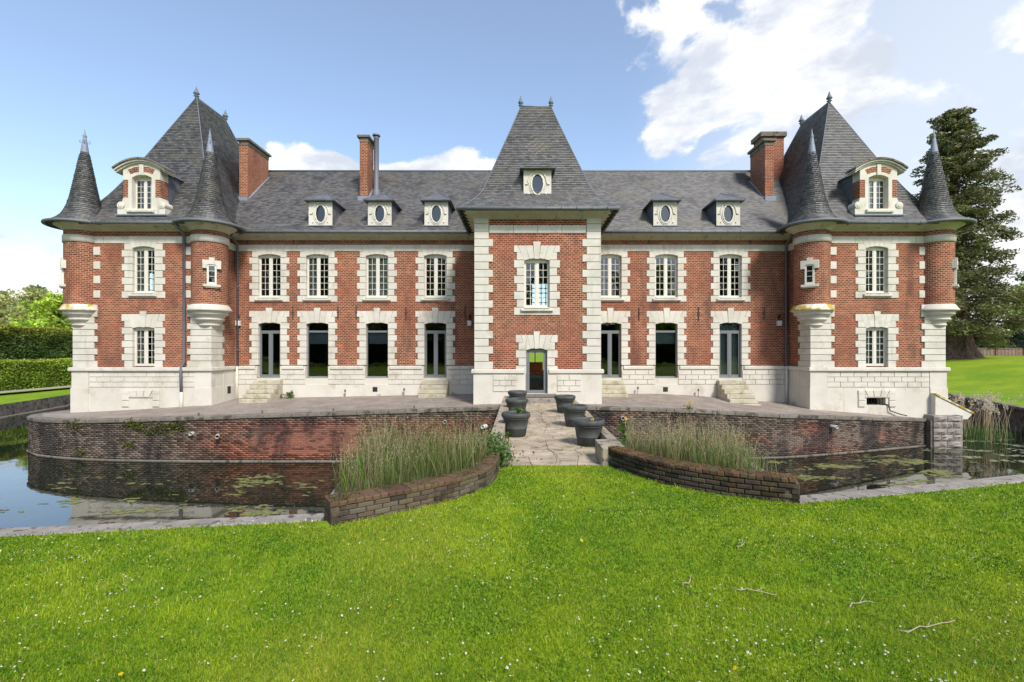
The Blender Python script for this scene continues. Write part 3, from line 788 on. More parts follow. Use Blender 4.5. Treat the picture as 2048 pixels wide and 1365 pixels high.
# ---- slate roofs -----------------------------------------------------------------------------
SLATE_BASE = np.array((.104, .098, .097))
class Slates:
    def __init__(s): s.v = []; s.c = []; s.n = 0
    def add(s, lo0, lo1, up1, up0, nrm, tone=1.0):
        n = len(lo0); nl = nrm*.030; nu = nrm*.004
        v = np.stack([lo0+nl, lo1+nl, up1+nu, up0+nu, lo0-nrm*.003, lo1-nrm*.003], 1)
        c = SLATE_BASE * (tone*rng.uniform(.55, 1.42, (n, 1))) * rng.uniform(.95, 1.05, (n, 3))
        s.v.append(v.reshape(-1, 3)); s.c.append(np.repeat(c, 6, axis=0)); s.n += n
    def side(s, Lf, Rf, e=.11, w=.205):
        ss = np.linspace(0, 1, 260); mid = np.array([(Lf(t)+Rf(t))/2 for t in ss])
        cum = np.concatenate([[0], np.cumsum(np.linalg.norm(np.diff(mid, axis=0), axis=1))]); tot = cum[-1]
        nr = int(tot/e)
        for r in range(nr):
            sa = np.interp(tot-r*e, cum, ss); sb = np.interp(max(0, tot-(r+1.08)*e), cum, ss)
            La, Ra, Lb, Rb = Lf(sa), Rf(sa), Lf(sb), Rf(sb)
            ln = np.linalg.norm(Ra-La)
            if ln < .05: continue
            u = (Ra-La)/ln; lb, rb = np.dot(Lb-La, u), np.dot(Rb-La, u)
            nrm = np.cross(u, (Lb+Rb)/2-(La+Ra)/2); nrm /= np.linalg.norm(nrm)
            if nrm[2] < 0: nrm = -nrm
            x = np.arange(-w*(.5 if r % 2 else 1.0), ln, w) + rng.uniform(-.008, .008)
            x0 = np.clip(x+.003, 0, ln); x1 = np.clip(x+w-.003, 0, ln); k = x1-x0 > .02; x0, x1 = x0[k], x1[k]
            j = rng.uniform(-.006, .006, len(x0))[:, None]*((Lb-La)/max(1e-6, np.linalg.norm(Lb-La)))
            den = max(rb-lb, 1e-6)
            P = lambda t: La + u*t[:, None]; Q = lambda t: Lb + (Rb-Lb)*np.clip((t-lb)/den, 0, 1)[:, None]
            s.add(P(x0)+j, P(x1)+j, Q(x1), Q(x0), nrm[None, :])
    def cone(s, prof, cx, cy, e=.10, w=.16, zig=()):
        pr = np.array(prof); cum = np.concatenate([[0], np.cumsum(np.hypot(*np.diff(pr, axis=0).T))]); nr = int(cum[-1]/e)
        for r in range(nr):
            ra, za = np.interp(r*e, cum, pr[:, 0]), np.interp(r*e, cum, pr[:, 1])
            rb, zb = np.interp((r+1.08)*e, cum, pr[:, 0]), np.interp((r+1.08)*e, cum, pr[:, 1])
            n = max(7, int(2*math.pi*ra/w)); th = (np.arange(n)+(.5 if r % 2 else 0))*2*math.pi/n; d_ = math.pi/n*.97
            pt = lambda rad, z, a: np.stack([cx+rad*np.cos(a), cy+rad*np.sin(a), np.full(n, z)], 1)
            sl = math.hypot(rb-ra, zb-za); nz = (ra-rb)/sl; nh = (zb-za)/sl
            nrm = np.stack([np.cos(th)*nh, np.sin(th)*nh, np.full(n, nz)], 1)
            s.add(pt(ra, za, th-d_), pt(ra, za, th+d_), pt(rb, zb, th+d_), pt(rb, zb, th-d_), nrm)
    def diamond(s, c, u, v, nrm, a=.11, b=.11):
        c, u, v = np.array(c), np.array(u), np.array(v)
        P = c+nrm*.012
        lo = P-v*b; s.v.append(np.array([lo, P+u*a, P+v*b, P-u*a, lo-nrm*.02, P+u*a-nrm*.02]))
        s.c.append(np.repeat(SLATE_BASE[None]*rng.uniform(.6, .85), 6, axis=0)); s.n += 1
    def build(s, parent, name='slates'):
        v = np.concatenate(s.v); c = np.concatenate(s.c); k = np.arange(s.n)[:, None]*6
        f = np.concatenate([k+np.array([[0, 1, 2, 3]]), k+np.array([[4, 5, 1, 0]])])
        o = link(name, raw_mesh(name, v, f, 4, SLATE, c), parent); o['kind'] = 'stuff'; return o
def base_roof(parent_name, sides, ns=28):
    m = MB()
    for Lf, Rf in sides:
        ss = np.linspace(0, 1, ns)
        for a, b in zip(ss[:-1], ss[1:]):
            m.face([Lf(b)-(0, 0, .012), Rf(b)-(0, 0, .012), Rf(a)-(0, 0, .012), Lf(a)-(0, 0, .012)])
    return m.build(parent_name, ROOFBASE, chateau)
def hip(cx, hx, y0, y1, ze, zr, rhx, ry0, ry1, prof):
    ps, pv = zip(*prof); dense = np.linspace(0, 1, 60); raw = np.interp(dense, ps, pv)
    ker = np.ones(9)/9; pad = np.concatenate([2*raw[0]-raw[8:0:-1][-4:], raw, 2*raw[-1]-raw[-2:-6:-1]])
    sm = np.convolve(pad, ker, 'same')[4:-4]; sm[0] = 0; sm[-1] = 1
    def corner(sx, front):
        def f(s):
            ya, yb = (ry0, y0) if front else (ry1, y1)
            return np.array((cx+sx*(rhx+(hx-rhx)*s), ya+(yb-ya)*s, zr-(zr-ze)*np.interp(s, dense, sm)))
        return f
    FL, FR, BR, BL = corner(-1, 1), corner(1, 1), corner(1, 0), corner(-1, 0)
    return FL, FR, BR, BL
PROF = [(0, 0), (.41, .525), (.62, .775), (.74, .875), (.86, .945), (1, 1)]
def tube_obj(name, mat, pts, r, parent=None, n=8):
    m = MB(); m.tube(pts, r, n); return m.build(name, mat, parent or chateau)
def finial(parent, x, y, z, h, r, mat=ZINC, name='finial'):
    m = MB(); m.smooth = True
    pr = [(r*.55, -.05), (r*.5, .08*h), (r*1.0, .14*h), (r*.45, .2*h), (r*.55, .26*h), (r*1.15, .36*h), (r*.9, .46*h), (r*.5, .66*h), (r*.2, .88*h), (0, h)]
    m.lathe(pr, 0, 0, 12); return m.build(name, mat, parent, (x, y, z))
roofs = {}
for nm, cx, zr, x0, x1, yr0, yr1 in (('left', (LP0+LP1)/2, 15.75, LP0, LP1, 25.87, 28.4), ('right', (RP0+RP1)/2, 15.38, RP0, RP1, 25.65, 28.2)):
    FL, FR, BR, BL = hip(cx, (x1-x0)/2+.6, YP-.6, 32.8, EAVE, zr, .02, yr0, yr1, PROF)
    ro = base_roof('pavilion_roof', [(FL, FR), (FR, BR), (BR, BL), (BL, FL)])
    sl = Slates(); sl.side(FL, FR); sl.side(FR, BR); sl.side(BL, FL)
    t0, t1 = np.array(FL(.16)), np.array(FR(.16)); u = np.array((1., 0, 0)); dn = np.array(FL(.2))-np.array(FL(.1)); dn[0] = 0; v_ = -dn/np.linalg.norm(dn); nn = np.cross(u, v_)
    for i in range(7):                                   # fish-scale bands near the top of the front slope
        for j in range(-6, 7):
            c = (np.array(FL(.10))+np.array(FR(.10)))/2 - v_*(i*.115) + u*((j+(i % 2)*.5)*.2)
            half = abs(np.array(FL(.10))[0]-cx)+i*.115*.36-.1
            if abs(c[0]-cx) < half: sl.diamond(c, u, v_, nn, .1, .1)
    sl.build(ro)
    for f in (FL, FR): tube_obj('hip_flashing', ZINC, [f(t)+np.array((0, 0, .01)) for t in np.linspace(0, .8, 20)], .026, ro, 6)
    tube_obj('ridge_flashing', LEAD, [(cx, yr0, zr+.02), (cx, yr1, zr+.02)], .06, ro, 6)
    finial(ro, cx, yr0, zr, .62, .14); finial(ro, cx, yr1, zr, .62, .14)
    roofs[nm] = (FL, FR)
# entrance tower roof
TPROF = [(0, 0), (.163, .217), (.5, .643), (.6256, .815), (.74, .885), (.86, .945), (1, 1)]
FL, FR, BR, BL = hip(TC, 3.27, YT-.68, 25.6, EAVE, 13.55, .71, 22.5, 22.5, TPROF)
tro = base_roof('tower_roof', [(FL, FR), (FR, BR), (BR, BL), (BL, FL)])
sl = Slates(); sl.side(FL, FR, .10, .2); sl.side(FR, BR, .10, .2); sl.side(BL, FL, .10, .2)
dn = np.array(FL(.4))-np.array(FL(.3)); dn[0] = 0; v_ = -dn/np.linalg.norm(dn); u = np.array((1., 0, 0)); nn = np.cross(u, v_)
cc = (np.array(FL(.31))+np.array(FR(.31)))/2
for i in range(4):
    for j in range(4):
        sl.diamond(cc+u*((i-j)*.145)+v_*((i+j-3)*.145), u, v_, nn, .125, .125)
for i in range(9): sl.diamond((np.array(FL(.018))+np.array(FR(.018)))/2+u*((i-4)*.16), u, v_, nn, .08, .12)
sl.build(tro)
for f in (FL, FR): tube_obj('hip_flashing', ZINC, [f(t)+np.array((0, 0, .02)) for t in np.linspace(0, 1, 24)], .022, tro, 6)
tube_obj('ridge_flashing', LEAD, [(TC-.71, 22.5, 13.58), (TC+.71, 22.5, 13.58)], .05, tro, 6)
finial(tro, TC-.71, 22.5, 13.55, .55, .11); finial(tro, TC+.71, 22.5, 13.55, .55, .11)
TFL = FL
# wings
RY, RZ = 29.2, 13.0
def mprof(s): return np.interp(s, (0, .78, .9, 1), (0, .815, .925, 1))
def mline(x, back=False):
    def f(s): return np.array((x, RY+((YM-.66)-RY)*s*(-1 if back else 1), RZ-(RZ-EAVE)*mprof(s)))
    return f
def roof_z(Y):                                    # height of the wing roof above plan depth Y
    s = np.linspace(0, 1, 200); return float(np.interp(-Y, -(RY+((YM-.66)-RY)*s), RZ-(RZ-EAVE)*mprof(s)))
mro = base_roof('wing_roof', [(mline(-17), mline(16)), (mline(16, True), mline(-17, True))])
sl = Slates(); sl.side(mline(-15.9), mline(TC-1.0), .115, .21); sl.side(mline(TC+1.0), mline(15.3), .115, .21); sl.build(mro)
tube_obj('ridge_flashing', ZINC, [(-16.5, RY, RZ+.02), (15.8, RY, RZ+.02)], .07, mro, 6)

# ---- turrets -----------------------------------------------------------------------------------
TR = .74
CONE = [(1.40, 7.94), (1.22, 8.03), (1.02, 8.17), (.86, 8.34), (.74, 8.56), (.63, 8.85), (.55, 9.15), (.46, 9.65), (.365, 10.2), (.26, 10.85), (.155, 11.42)]
def turret(cx, cy, face_dir, name_dir):
    t = MB(); t.smooth = True; t.lathe([(TR, 4.2), (TR, 7.75)], 0, 0, 40, uvr=TR)
    tw = t.build('turret', BRICK, chateau, (cx, cy, 0))
    m = MB(); m.smooth = True
    m.lathe([(TR+.0, 7.64), (TR+.05, 7.68), (TR+.09, 7.72), (TR+.2, 7.80), (TR+.34, 7.87), (TR+.36, 7.89), (TR+.36, 7.925)], 0, 0, 40); m.build('cornice', CORNICE, tw)
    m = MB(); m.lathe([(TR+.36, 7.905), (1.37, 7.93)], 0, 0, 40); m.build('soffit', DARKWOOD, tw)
    for k in range(40):                                   # curved string course, stone by stone
        if k % 5: continue
        a0 = 2*math.pi*k/40; m = MB(); m.smooth = True; da = 2*math.pi*5/40
        m.lathe([(TR-.02, BB), (TR+.045, BB+.004), (TR+.045, BT-.004), (TR-.02, BT)], 0, 0, 8, a0+.004, a0+da-.004); m.build('band_stone', STONE, tw)
    m = MB(); m.smooth = True                           # corbel
    m.lathe([(.0, 2.93), (.20, 2.94), (.27, 2.98), (.285, 3.04), (.26, 3.09), (.29, 3.17), (.40, 3.28), (.455, 3.30), (.47, 3.35), (.43, 3.38), (.45, 3.46), (.565, 3.54),
             (.605, 3.56), (.615, 3.62), (.575, 3.65), (.60, 3.72), (.71, 3.79), (.755, 3.81), (.765, 3.87), (.73, 3.90), (.80, 3.96), (.90, 3.985)], 0, 0, 40)
    m.build('corbel', STONE, tw)
    m = MB(); m.smooth = True; m.lathe([(.90, 3.985), (.915, 4.03), (.86, 4.09), (.79, 4.22), (.73, 4.28)], 0, 0, 40); m.build('corbel_rim', LICHEN if (cx < 0) == (name_dir == 'o') else STONE, tw)
    # conical slate roof with a lead point
    m = MB(); m.smooth = True; m.lathe([(r-.012, z) for r, z in CONE], 0, 0, 36); ro = m.build('cone_roof', ROOFBASE, tw)
    s_ = Slates(); s_.cone(CONE, 0, 0)
    for zz, rr in ((9.0, .60), (10.2, .375)):
        for k in range(14):
            a = 2*math.pi*k/14; n_ = np.array((math.cos(a), math.sin(a), .2)); s_.diamond((rr*math.cos(a), rr*math.sin(a), zz), (-math.sin(a), math.cos(a), 0), (0, 0, 1), n_, rr*.21, .10)
    o = link('slates', raw_mesh('slates', np.concatenate(s_.v), np.concatenate([np.arange(s_.n)[:, None]*6+np.array([[0, 1, 2, 3]]), np.arange(s_.n)[:, None]*6+np.array([[4, 5, 1, 0]])]), 4, SLATE, np.concatenate(s_.c)), tw); o['kind'] = 'stuff'
    m = MB(); m.smooth = True
    m.lathe([(.165, 11.40), (.15, 11.50), (.075, 12.05), (.06, 12.12), (.085, 12.17), (.04, 12.26), (.0, 12.56)], 0, 0, 14)
    for k in range(4):                                    # small scrolled crockets
        a = k*math.pi/2+.6; c_, s0 = math.cos(a), math.sin(a)
        m.tube([(c_*.09, s0*.09, 11.86), (c_*.17, s0*.17, 11.84), (c_*.20, s0*.20, 11.92), (c_*.15, s0*.15, 11.97), (c_*.135, s0*.135, 11.92)], .013, 6)
    m.build('lead_point', LEAD, tw)
    m = MB(); pts = [(1.40*math.cos(a), 1.40*math.sin(a), EAVE-.01) for a in np.linspace(0, 2*math.pi, 41)]; m.tube(pts, .07, 8, False); m.build('gutter', GUTTER, tw)
    # little window on the bulge
    a = face_dir; rot = (0, 0, a + math.pi/2)
    p = (math.cos(a)*TR, math.sin(a)*TR)
    def wpart(nm, mb, mat): return mb.build(nm, mat, tw, (p[0], p[1], 0), rot)
    m = MB(); m.box(-.19, -.115, -.05, .12, 5.15, 6.1); m.box(.115, .19, -.05, .12, 5.15, 6.1); m.box(-.115, .115, -.05, .12, 5.15, 5.26); m.box(-.115, .115, -.045, .12, 6.0, 6.1); wpart('window_frame', m, WOOD_W)
    m = MB(); m.box(-.115, .115, -.045, -.027, 5.52, 5.54); m.box(-.115, .115, -.045, -.027, 5.76, 5.78); wpart('glazing_bars', m, WOOD_W)
    m = MB(); m.box(-.12, .12, -.034, -.030, 5.25, 6.01); wpart('pane', m, GLASSD)
    m = MB(); m.box(-.12, .12, -.018, -.012, 5.25, 6.01); wpart('blind_or_backing', m, CURTAIN if face_dir < -math.pi/2 and cx > 0 else DARKWOOD)  # dark sheet stands in for the unlit inside; curtain cloth on one turret
    m = MB(); m.prism([(-.36, 5.88), (-.195, 5.88), (-.195, 6.02), (-.1, 6.07), (.1, 6.07), (.195, 6.02), (.195, 5.88), (.36, 5.88), (.36, 6.25), (.11, 6.25), (.11, 6.38), (-.11, 6.38), (-.11, 6.25), (-.36, 6.25)], -.085, .14); wpart('window_head', m, STONE)
    m = MB(); m.box(-.34, .34, -.12, .12, 5.05, 5.15); m.box(-.27, .27, -.08, .12, 5.0, 5.05); wpart('sill', m, STONE)
    return tw
IN = .27
tl_o = turret(LP0+IN, YP+IN, R(225), 'o'); tl_i = turret(LP1-IN, YP+IN, R(-52), 'i')
tr_i = turret(RP0+IN, YP+IN, R(-128), 'i'); tr_o = turret(RP1-IN, YP+IN, R(-45), 'o')
# stones bonding the turrets into the front walls
for xj in (LP0+IN+TR-.03, LP1-IN-TR+.03, RP0+IN+TR-.03, RP1-IN-TR+.03):
    for (za, zb) in ((6.56, 6.93), (5.91, 6.26), (5.24, 5.59), (4.58, 4.92)):
        block('bonding_stone', chateau, xj-.22, xj+.25, YP-.035, YP+.2, za, zb, STONE, .012)

# ---- chimneys -----------------------------------------------------------------------------------
def chimney(x0, x1, y0, y1, zb, zt, cap=.34):
    m = MB(); m.box(x0, x1, y0, y1, zb, zt-cap); ch = m.build('chimney', BRICK, chateau)
    m = MB(); m.box(x0-.02, x1+.02, y0-.02, y1+.02, zt-cap, zt-.12); m.build('chimney_collar', COPING, ch)
    m = MB(); m.box(x0-.12, x1+.12, y0-.12, y1+.12, zt-.12, zt); m.build('chimney_cap', COPING, ch)
    m = MB(); zf = roof_z(y0); m.box(x0-.06, x1+.06, y0-.16, y0-.02, zf-.2, zf+.1)
    for x in (x0-.03, x1+.03): m.tube([(x, y0, zf+.02), (x, min(y1, RY), roof_z(min(y1, RY))+.02)], .045, 6)
    m.build('flashing', LEAD, ch); return ch
chimney(-15.46, -14.99, 26.35, 28.5, 9, 13.75); chimney(-8.87, -8.43, 26.4, 27.4, 9, 13.95)
ch = chimney(13.42, 13.88, 26.4, 28.1, 9, 13.75)
m = MB(); m.box(14.2, 15.5, 28.3, 29.3, 9, 14.72); ch = m.build('chimney', BRICK, chateau); m = MB(); m.box(14.08, 15.62, 28.18, 29.42, 14.72, 14.98); m.build('chimney_cap', COPING, ch)
m = MB(); m.smooth = True; xf, yf = -8.12, 26.95
m.lathe([(.24, 10.75), (.24, 10.95), (.17, 11.15), (.14, 11.2), (.14, 14.0), (.155, 14.02), (.155, 14.06), (.14, 14.08), (.14, 14.12)], xf, yf, 16)
fl = m.build('flue_pipe', PIPE, chateau)
m = MB(); m.lathe([(.0, 14.16), (.22, 14.16), (.20, 14.24), (0, 14.29)], xf, yf, 16); m.tube([(xf, yf, 14.05), (xf, yf, 14.2)], .03, 6); m.build('flue_cowl', PIPE, fl)
m = MB(); [m.tube([(xf, yf, z), (-8.45, 26.95, z)], .02, 6) for z in (11.6, 12.6, 13.5)]; m.build('flue_bracket', PIPE, fl)

# ---- oval dormers -----------------------------------------------------------------------------------
def ell(a, b, n, zc, y): return [(a*math.cos(t), y, zc+b*math.sin(t)) for t in np.linspace(0, 2*math.pi, n, endpoint=False)]
def oval_dormer(X, Y, Z, w=1.18, h=1.24, ridge_back=2.6, peak=.66):
    hw = w/2; zc = .585; m = MB(); A, B = .245, .425
    ang = sorted(list(np.linspace(0, 2*math.pi, 40, endpoint=False)) + [math.atan2(cz-zc, cx_) % (2*math.pi) for cx_ in (-hw, hw) for cz in (0, h)])
    def rect(t):
        c_, s_ = math.cos(t), math.sin(t); k = min(hw/abs(c_) if abs(c_) > 1e-6 else 9, ((h-zc) if s_ > 0 else zc)/abs(s_) if abs(s_) > 1e-6 else 9); return (c_*k, 0, zc+s_*k)
    def el(t, y=0): 
        k = 1/math.hypot(math.cos(t)/A, math.sin(t)/B); return (math.cos(t)*k, y, zc+math.sin(t)*k)
    for a, b in zip(ang, ang[1:]+[ang[0]+2*math.pi]):
        m.face([el(a), rect(a), rect(b), el(b)], [(0, 0)]*4)
        m.face([el(a, .09), el(a), el(b), el(b, .09)], [(0, 0)]*4)
    m.box(-hw, hw, .11, .13, 0, 0.01)
    dm = m.build('dormer', STONE, chateau, (X, Y, Z))
    m = MB(); m.box(-hw, hw, .012, ridge_back, .0, h, skip='ftb'); m.build('dormer_cheek', DORM, dm)
    m = MB(); m.face([(-hw+.02, .2, 0.05), (hw-.02, .2, 0.05), (hw-.02, .2, h-.05), (-hw+.02, .2, h-.05)]); m.build('backing', IRON, dm)  # black sheet stands in for the dark attic behind the oval pane
    def ring(nm, a, b, r, t0, t1, y, mat, n=36):
        m = MB(); m.tube([(a*math.cos(t), y, zc+b*math.sin(t)) for t in np.linspace(t0, t1, n)], r, 8, cap=(t1-t0 < 6)); m.build(nm, mat, dm)
    ring('oval_frame', .262, .445, .04, 0, 2*math.pi, -.005, WOOD_W)
    ring('oval_moulding', .345, .53, .022, math.pi, 2*math.pi, -.005, STONE); ring('oval_moulding', .40, .58, .035, 0.03, math.pi-.03, -.01, STONE)
    for s in (-1, 1):
        block('moulding_stop', dm, s*.46-.055, s*.46+.055, -.05, .02, .565, .61, STONE, .01)
        m = MB(); m.smooth = True; m.lathe([(.0, -.045), (.03, -.035), (.045, 0)], 0, 0, 10, flip=True); m.build('boss', STONE, dm, (s*.37, 0, .17), (R(-90), 0, 0))
    m = MB(); m.face(ell(.25, .43, 36, zc, .06)); m.build('pane', GLASS, dm)
    m = MB(); e = .17; f0 = -.24; pz = h+peak; py = hw+.35
    m.face([(-hw-e, f0, h), (hw+e, f0, h), (0, py, pz)]); m.face([(hw+e, f0, h), (hw+e, ridge_back, h), (0, ridge_back, pz), (0, py, pz)])
    m.face([(-hw-e, ridge_back, h), (-hw-e, f0, h), (0, py, pz), (0, ridge_back, pz)])
    m.box(-hw-e, hw+e, f0, ridge_back, h-.045, h-.004)
    ro = m.build('dormer_roof', DORM, dm)
    m = MB(); [m.tube([(s*(hw+e), f0, h+.01), (0, py, pz+.01)], .022, 6) for s in (-1, 1)]; m.build('hip_flashing', ZINC, ro)
    m = MB(); m.box(-hw-.05, hw+.05, -.12, .0, -.05, .0); m.build('apron_flashing', LEAD, dm)
    return dm
DORM = stone_mat('dormer_slate', (.085, .088, .10), (.14, .142, .155), 4, .55, bump_s=.3)
for X in (-9.99, -7.04, -4.22, 7.19, 10.33): oval_dormer(X, 23.92, 8.36)
oval_dormer(.70, 20.42, 8.64, peak=.35, ridge_back=1.6)

# ---- stone and brick dormers of the pavilions ------------------------------------------------------------
def arc_pts(hw, z_end, z_top, n=14):
    return [(hw*t, z_end+(z_top-z_end)*(1-t*t)) for t in np.linspace(1, -1, n)]
def big_dormer(X, Y, Z):
    m = MB(); top = arc_pts(.855, 2.08, 2.36); arch = [(x, z) for x, z in arc_pts(.455, 1.70, 1.84, 9)][::-1]
    m.prism([(-.855, 1.6), (-.455, 1.6)] + arch + [(.455, 1.6), (.855, 1.6)] + top, 0, .5)
    for s in (-1, 1):
        a, b = sorted((s*.455, s*.62)); m.box(a, b, 0, .5, .27, 1.6)
        q = [(s*.62, .27), (s*.90, .27), (s*.98, .42), (s*.90, .62), (s*.855, .78), (s*.62, .78)]; m.prism(q if s > 0 else q[::-1], 0.004, .5)
    m.box(-1.1, 1.1, -.02, .5, 0, .27)
    dm = m.build('stone_dormer', STONE, chateau, (X, Y, Z))
    for s in (-1, 1):
        a, b = sorted((s*.62, s*.85)); m = MB(); m.box(a, b, .02, .49, .78, 1.6); m.build('brick_panel', BRICK, dm)
        m = MB(); m.smooth = True                                    # volute
        m.lathe([(.165, 0), (.175, .02), (.15, .05), (.12, .03), (.10, .035), (.085, .06), (.05, .05), (.0, .07)], 0, 0, 20, flip=False); m.build('volute', STONE, dm, (s*.95, .0, .42), (R(90), 0, 0))
        m = MB(); m.smooth = True; m.lathe([(.17, 0), (.17, .45)], 0, 0, 20); m.build('volute_roll', STONE, dm, (s*.95, .45, .42), (R(90), 0, 0))
        q = [(s*.11, 2.20), (s*.11, 1.97), (s*.33, 1.93), (s*.50, 1.86), (s*.62, 2.06), (s*.36, 2.17)]
        m = MB(); m.prism(q[::-1] if s < 0 else q[::1], -.012, .02); m.build('brick_arch', BRICK, dm)
    block('keystone', dm, -.10, .10, -.05, .3, 1.80, 2.30, STONE, .015)
    o = arc_pts(1.20, 2.12, 2.57, 22); i_ = arc_pts(1.10, 2.00, 2.37, 22)
    for k, (y0, y1, off, th) in enumerate(((-.22, .5, 0, .075), (-.16, .5, -.075, .075), (-.08, .5, -.15, .07))):
        m = MB(); sc = 1-.03*k
        for (xa, za), (xb, zb) in zip(o[:-1], o[1:]):
            m.prism([(xb*sc, zb+off-th), (xa*sc, za+off-th), (xa*sc, za+off), (xb*sc, zb+off)], y0, y1)
        m.build('pediment_moulding', STONE if k else COPING, dm)
    block('sill', dm, -.62, .62, -.13, .1, .07, .22, STONE, .03)
    m = MB(); m.box(-.85, .85, .5, 3.2, 0, 2.05, skip='f'); m.build('dormer_cheek', DORM, dm)
    m = MB(); m.prism([(-.95, 2.0), (.95, 2.0)] + arc_pts(.95, 2.02, 2.40), .5, 3.4); m.build('dormer_roof', DORM, dm)
    w, h = .91, 1.5; fr = MB(); y0, y1 = .24, .30
    fr.box(-.455, -.40, y0, y1, .27, 1.8); fr.box(.40, .455, y0, y1, .27, 1.8); fr.box(-.40, .40, y0, y1, .27, .33); fr.box(-.40, .40, y0, y1, 1.62, 1.83); fr.box(-.07, .07, y0-.015, y1, .33, 1.62)
    fr.build('window_frame', WOOD_W, dm); ba = MB()
    for s in (-1, 1):
        xa, xb = sorted((s*.07, s*.40)); ba.box((xa+xb)/2-.01, (xa+xb)/2+.01, .255, .28, .33, 1.62)
        for j in range(1, 5): z = .33+1.29*j/5; ba.box(xa, xb, .252, .283, z-.01, z+.01)
        for c_ in range(2):
            for j in range(5):
                link('pane', pane_mesh(.165, .258, GLASS), dm, (xa+.0825+.165*c_, .268, .33+1.29*(j+.5)/5), (R(rnd.uniform(-.5, .5)), 0, R(rnd.uniform(-.5, .5))))
    ba.build('glazing_bars', WOOD_W, dm)
    m = MB(); m.box(-.455, .455, .49, .51, .27, 1.85); m.build('backing', INTERIOR, dm)
    if X > 0: drape(dm, -.4, .12, .3, 1.65, .36, WOOD_W)
    m = MB(); m.box(-1.15, 1.15, -.1, -.0, -.06, .0); m.build('apron_flashing', LEAD, dm)
big_dormer(PC[0], 22.08, 8.40); big_dormer(PC[1], 22.08, 8.40)

# ---- rainwater pipes, anchors, odds and ends -----------------------------------------------------------------
def pipe_run(pts, r=.055, split=None, z0=-.5):
    m = MB(); m.tube(pts, r, 8); p = m.build('downpipe', PIPE, chateau)
    return p
p = pipe_run([(LP1-1.22, YP-.58, 7.85), (LP1-1.22, YP-.5, 7.7), (LP1-1.22, YP-.1, 7.5), (LP1-1.22, YP-.1, 1.62), (LP1-1.31, YP-.14, 1.42), (LP1-1.31, YP-.2, 1.15), (LP1-1.29, YP-.19, .22)], .062)
m = MB(); m.tube([(LP1-1.29, YP-.19, .24), (LP1-1.29, YP-.19, -.75)], .068, 8); m.build('downpipe_foot', PIPEW, p)
for x in (LP1+.19, RP0-.17):
    s = -1 if x < 0 else 1
    p = pipe_run([(x-s*.1, YM-.72, 7.88), (x, YM-.66, 7.72), (x, YM-.13, 7.4), (x, YM-.13, 1.35)], .055)
    m = MB(); m.tube([(x, YM-.17, 1.36), (x, YM-.17, -.6)], .05, 8); m.build('downpipe_foot', PIPEW, p)
    m = MB(); [m.tube([(x, YM-.13, z-.02), (x, YM-.13, z+.02)], .07, 8) for z in (2.2, 3.7, 5.3, 6.6)]; m.build('pipe_collar', PIPE, p)
for px, z in ((586, 4.05), (676, 4.05), (713, 4.05), (812, 4.0), (930, 4.02), (1278, 3.98), (1397, 3.98), (1528, 3.98)):
    m = MB(); x = lx(px, YM); m.box(x-.018, x+.018, YM-.045, YM+.02, z-.32, z+.32); m.box(x-.06, x+.06, YM-.04, YM+.02, z-.02, z+.02); m.build('wall_anchor', IRONR, chateau)
for px in (496, 588, 926, 1298, 1500):
    m = MB(); x = lx(px, YM); m.box(x-.02, x+.02, YM-.03, YM+.02, BT+.01, 7.66); m.build('wall_anchor', IRONR, chateau)
for x, y in ((lx(751, YM), 23.92), (lx(1330, YM), 23.92), (lx(453, 23.2), 23.4)):
    m = MB(); z = .2; m.box(x-.12, x+.12, YM-.083, YM-.05, z-.12, z+.12) if y == 23.92 else m.box(LP1+.05, LP1+.068, y-.13, y+.13, z-.15, z+.2); m.build('cellar_vent', IRON, chateau)
# flying buttress at the far corner of the right pavilion
m = MB(); m.prism([(RP1-.75, -.98), (RP1+.72, -.98), (RP1+.95, -.72), (RP1-.74, .12)], YP-.36, YP-.10); m.build('buttress', PLINTH, chateau)
m = MB(); m.prism([(RP1+.95, -.72), (RP1+.99, -.66), (RP1-.74, .20), (RP1-.74, .12)], YP-.40, YP-.06); m.build('buttress_coping', LICHEN, chateau)
m = MB(); m.tube([(PC[1]+.25, YP-.02, -.3), (PC[1]+.45, YP-.12, -.36), (PC[1]+.5, YP-.16, -.62), (PC[1]+.95, YP-.2, -.78), (PC[1]+1.2, YP-.25, -.84)], .028, 6); m.build('drain_hose', IRON, chateau)

BASE = Vector((TC, YM, 0))
for o in list(chateau.children): o.location = o.location - BASE
chateau.location = BASE

# ================================================================== ground, moat, terrace
BANKST = stone_mat('bank_rubble', (.10, .085, .07), (.19, .165, .14), 4, .95, spots=((.05, .045, .038), 3, .5), bump_s=.8)
WZ = -2.2                                   # water level
def resample(pts, step):
    out = []
    for a, b in zip(pts[:-1], pts[1:]):
        a, b = np.array(a, float), np.array(b, float); n = max(1, int(np.linalg.norm(b[:2]-a[:2])/step))
        out += [a+(b-a)*i/n for i in range(n)]
    return out + [np.array(pts[-1], float)]
def smooth(pts, it=2):
    p = [np.array(q, float) for q in pts]
    for _ in range(it):
        q = [p[0]]
        for a, b in zip(p[:-1], p[1:]): q += [a*.75+b*.25, a*.25+b*.75]
        p = q+[p[-1]]
    return p
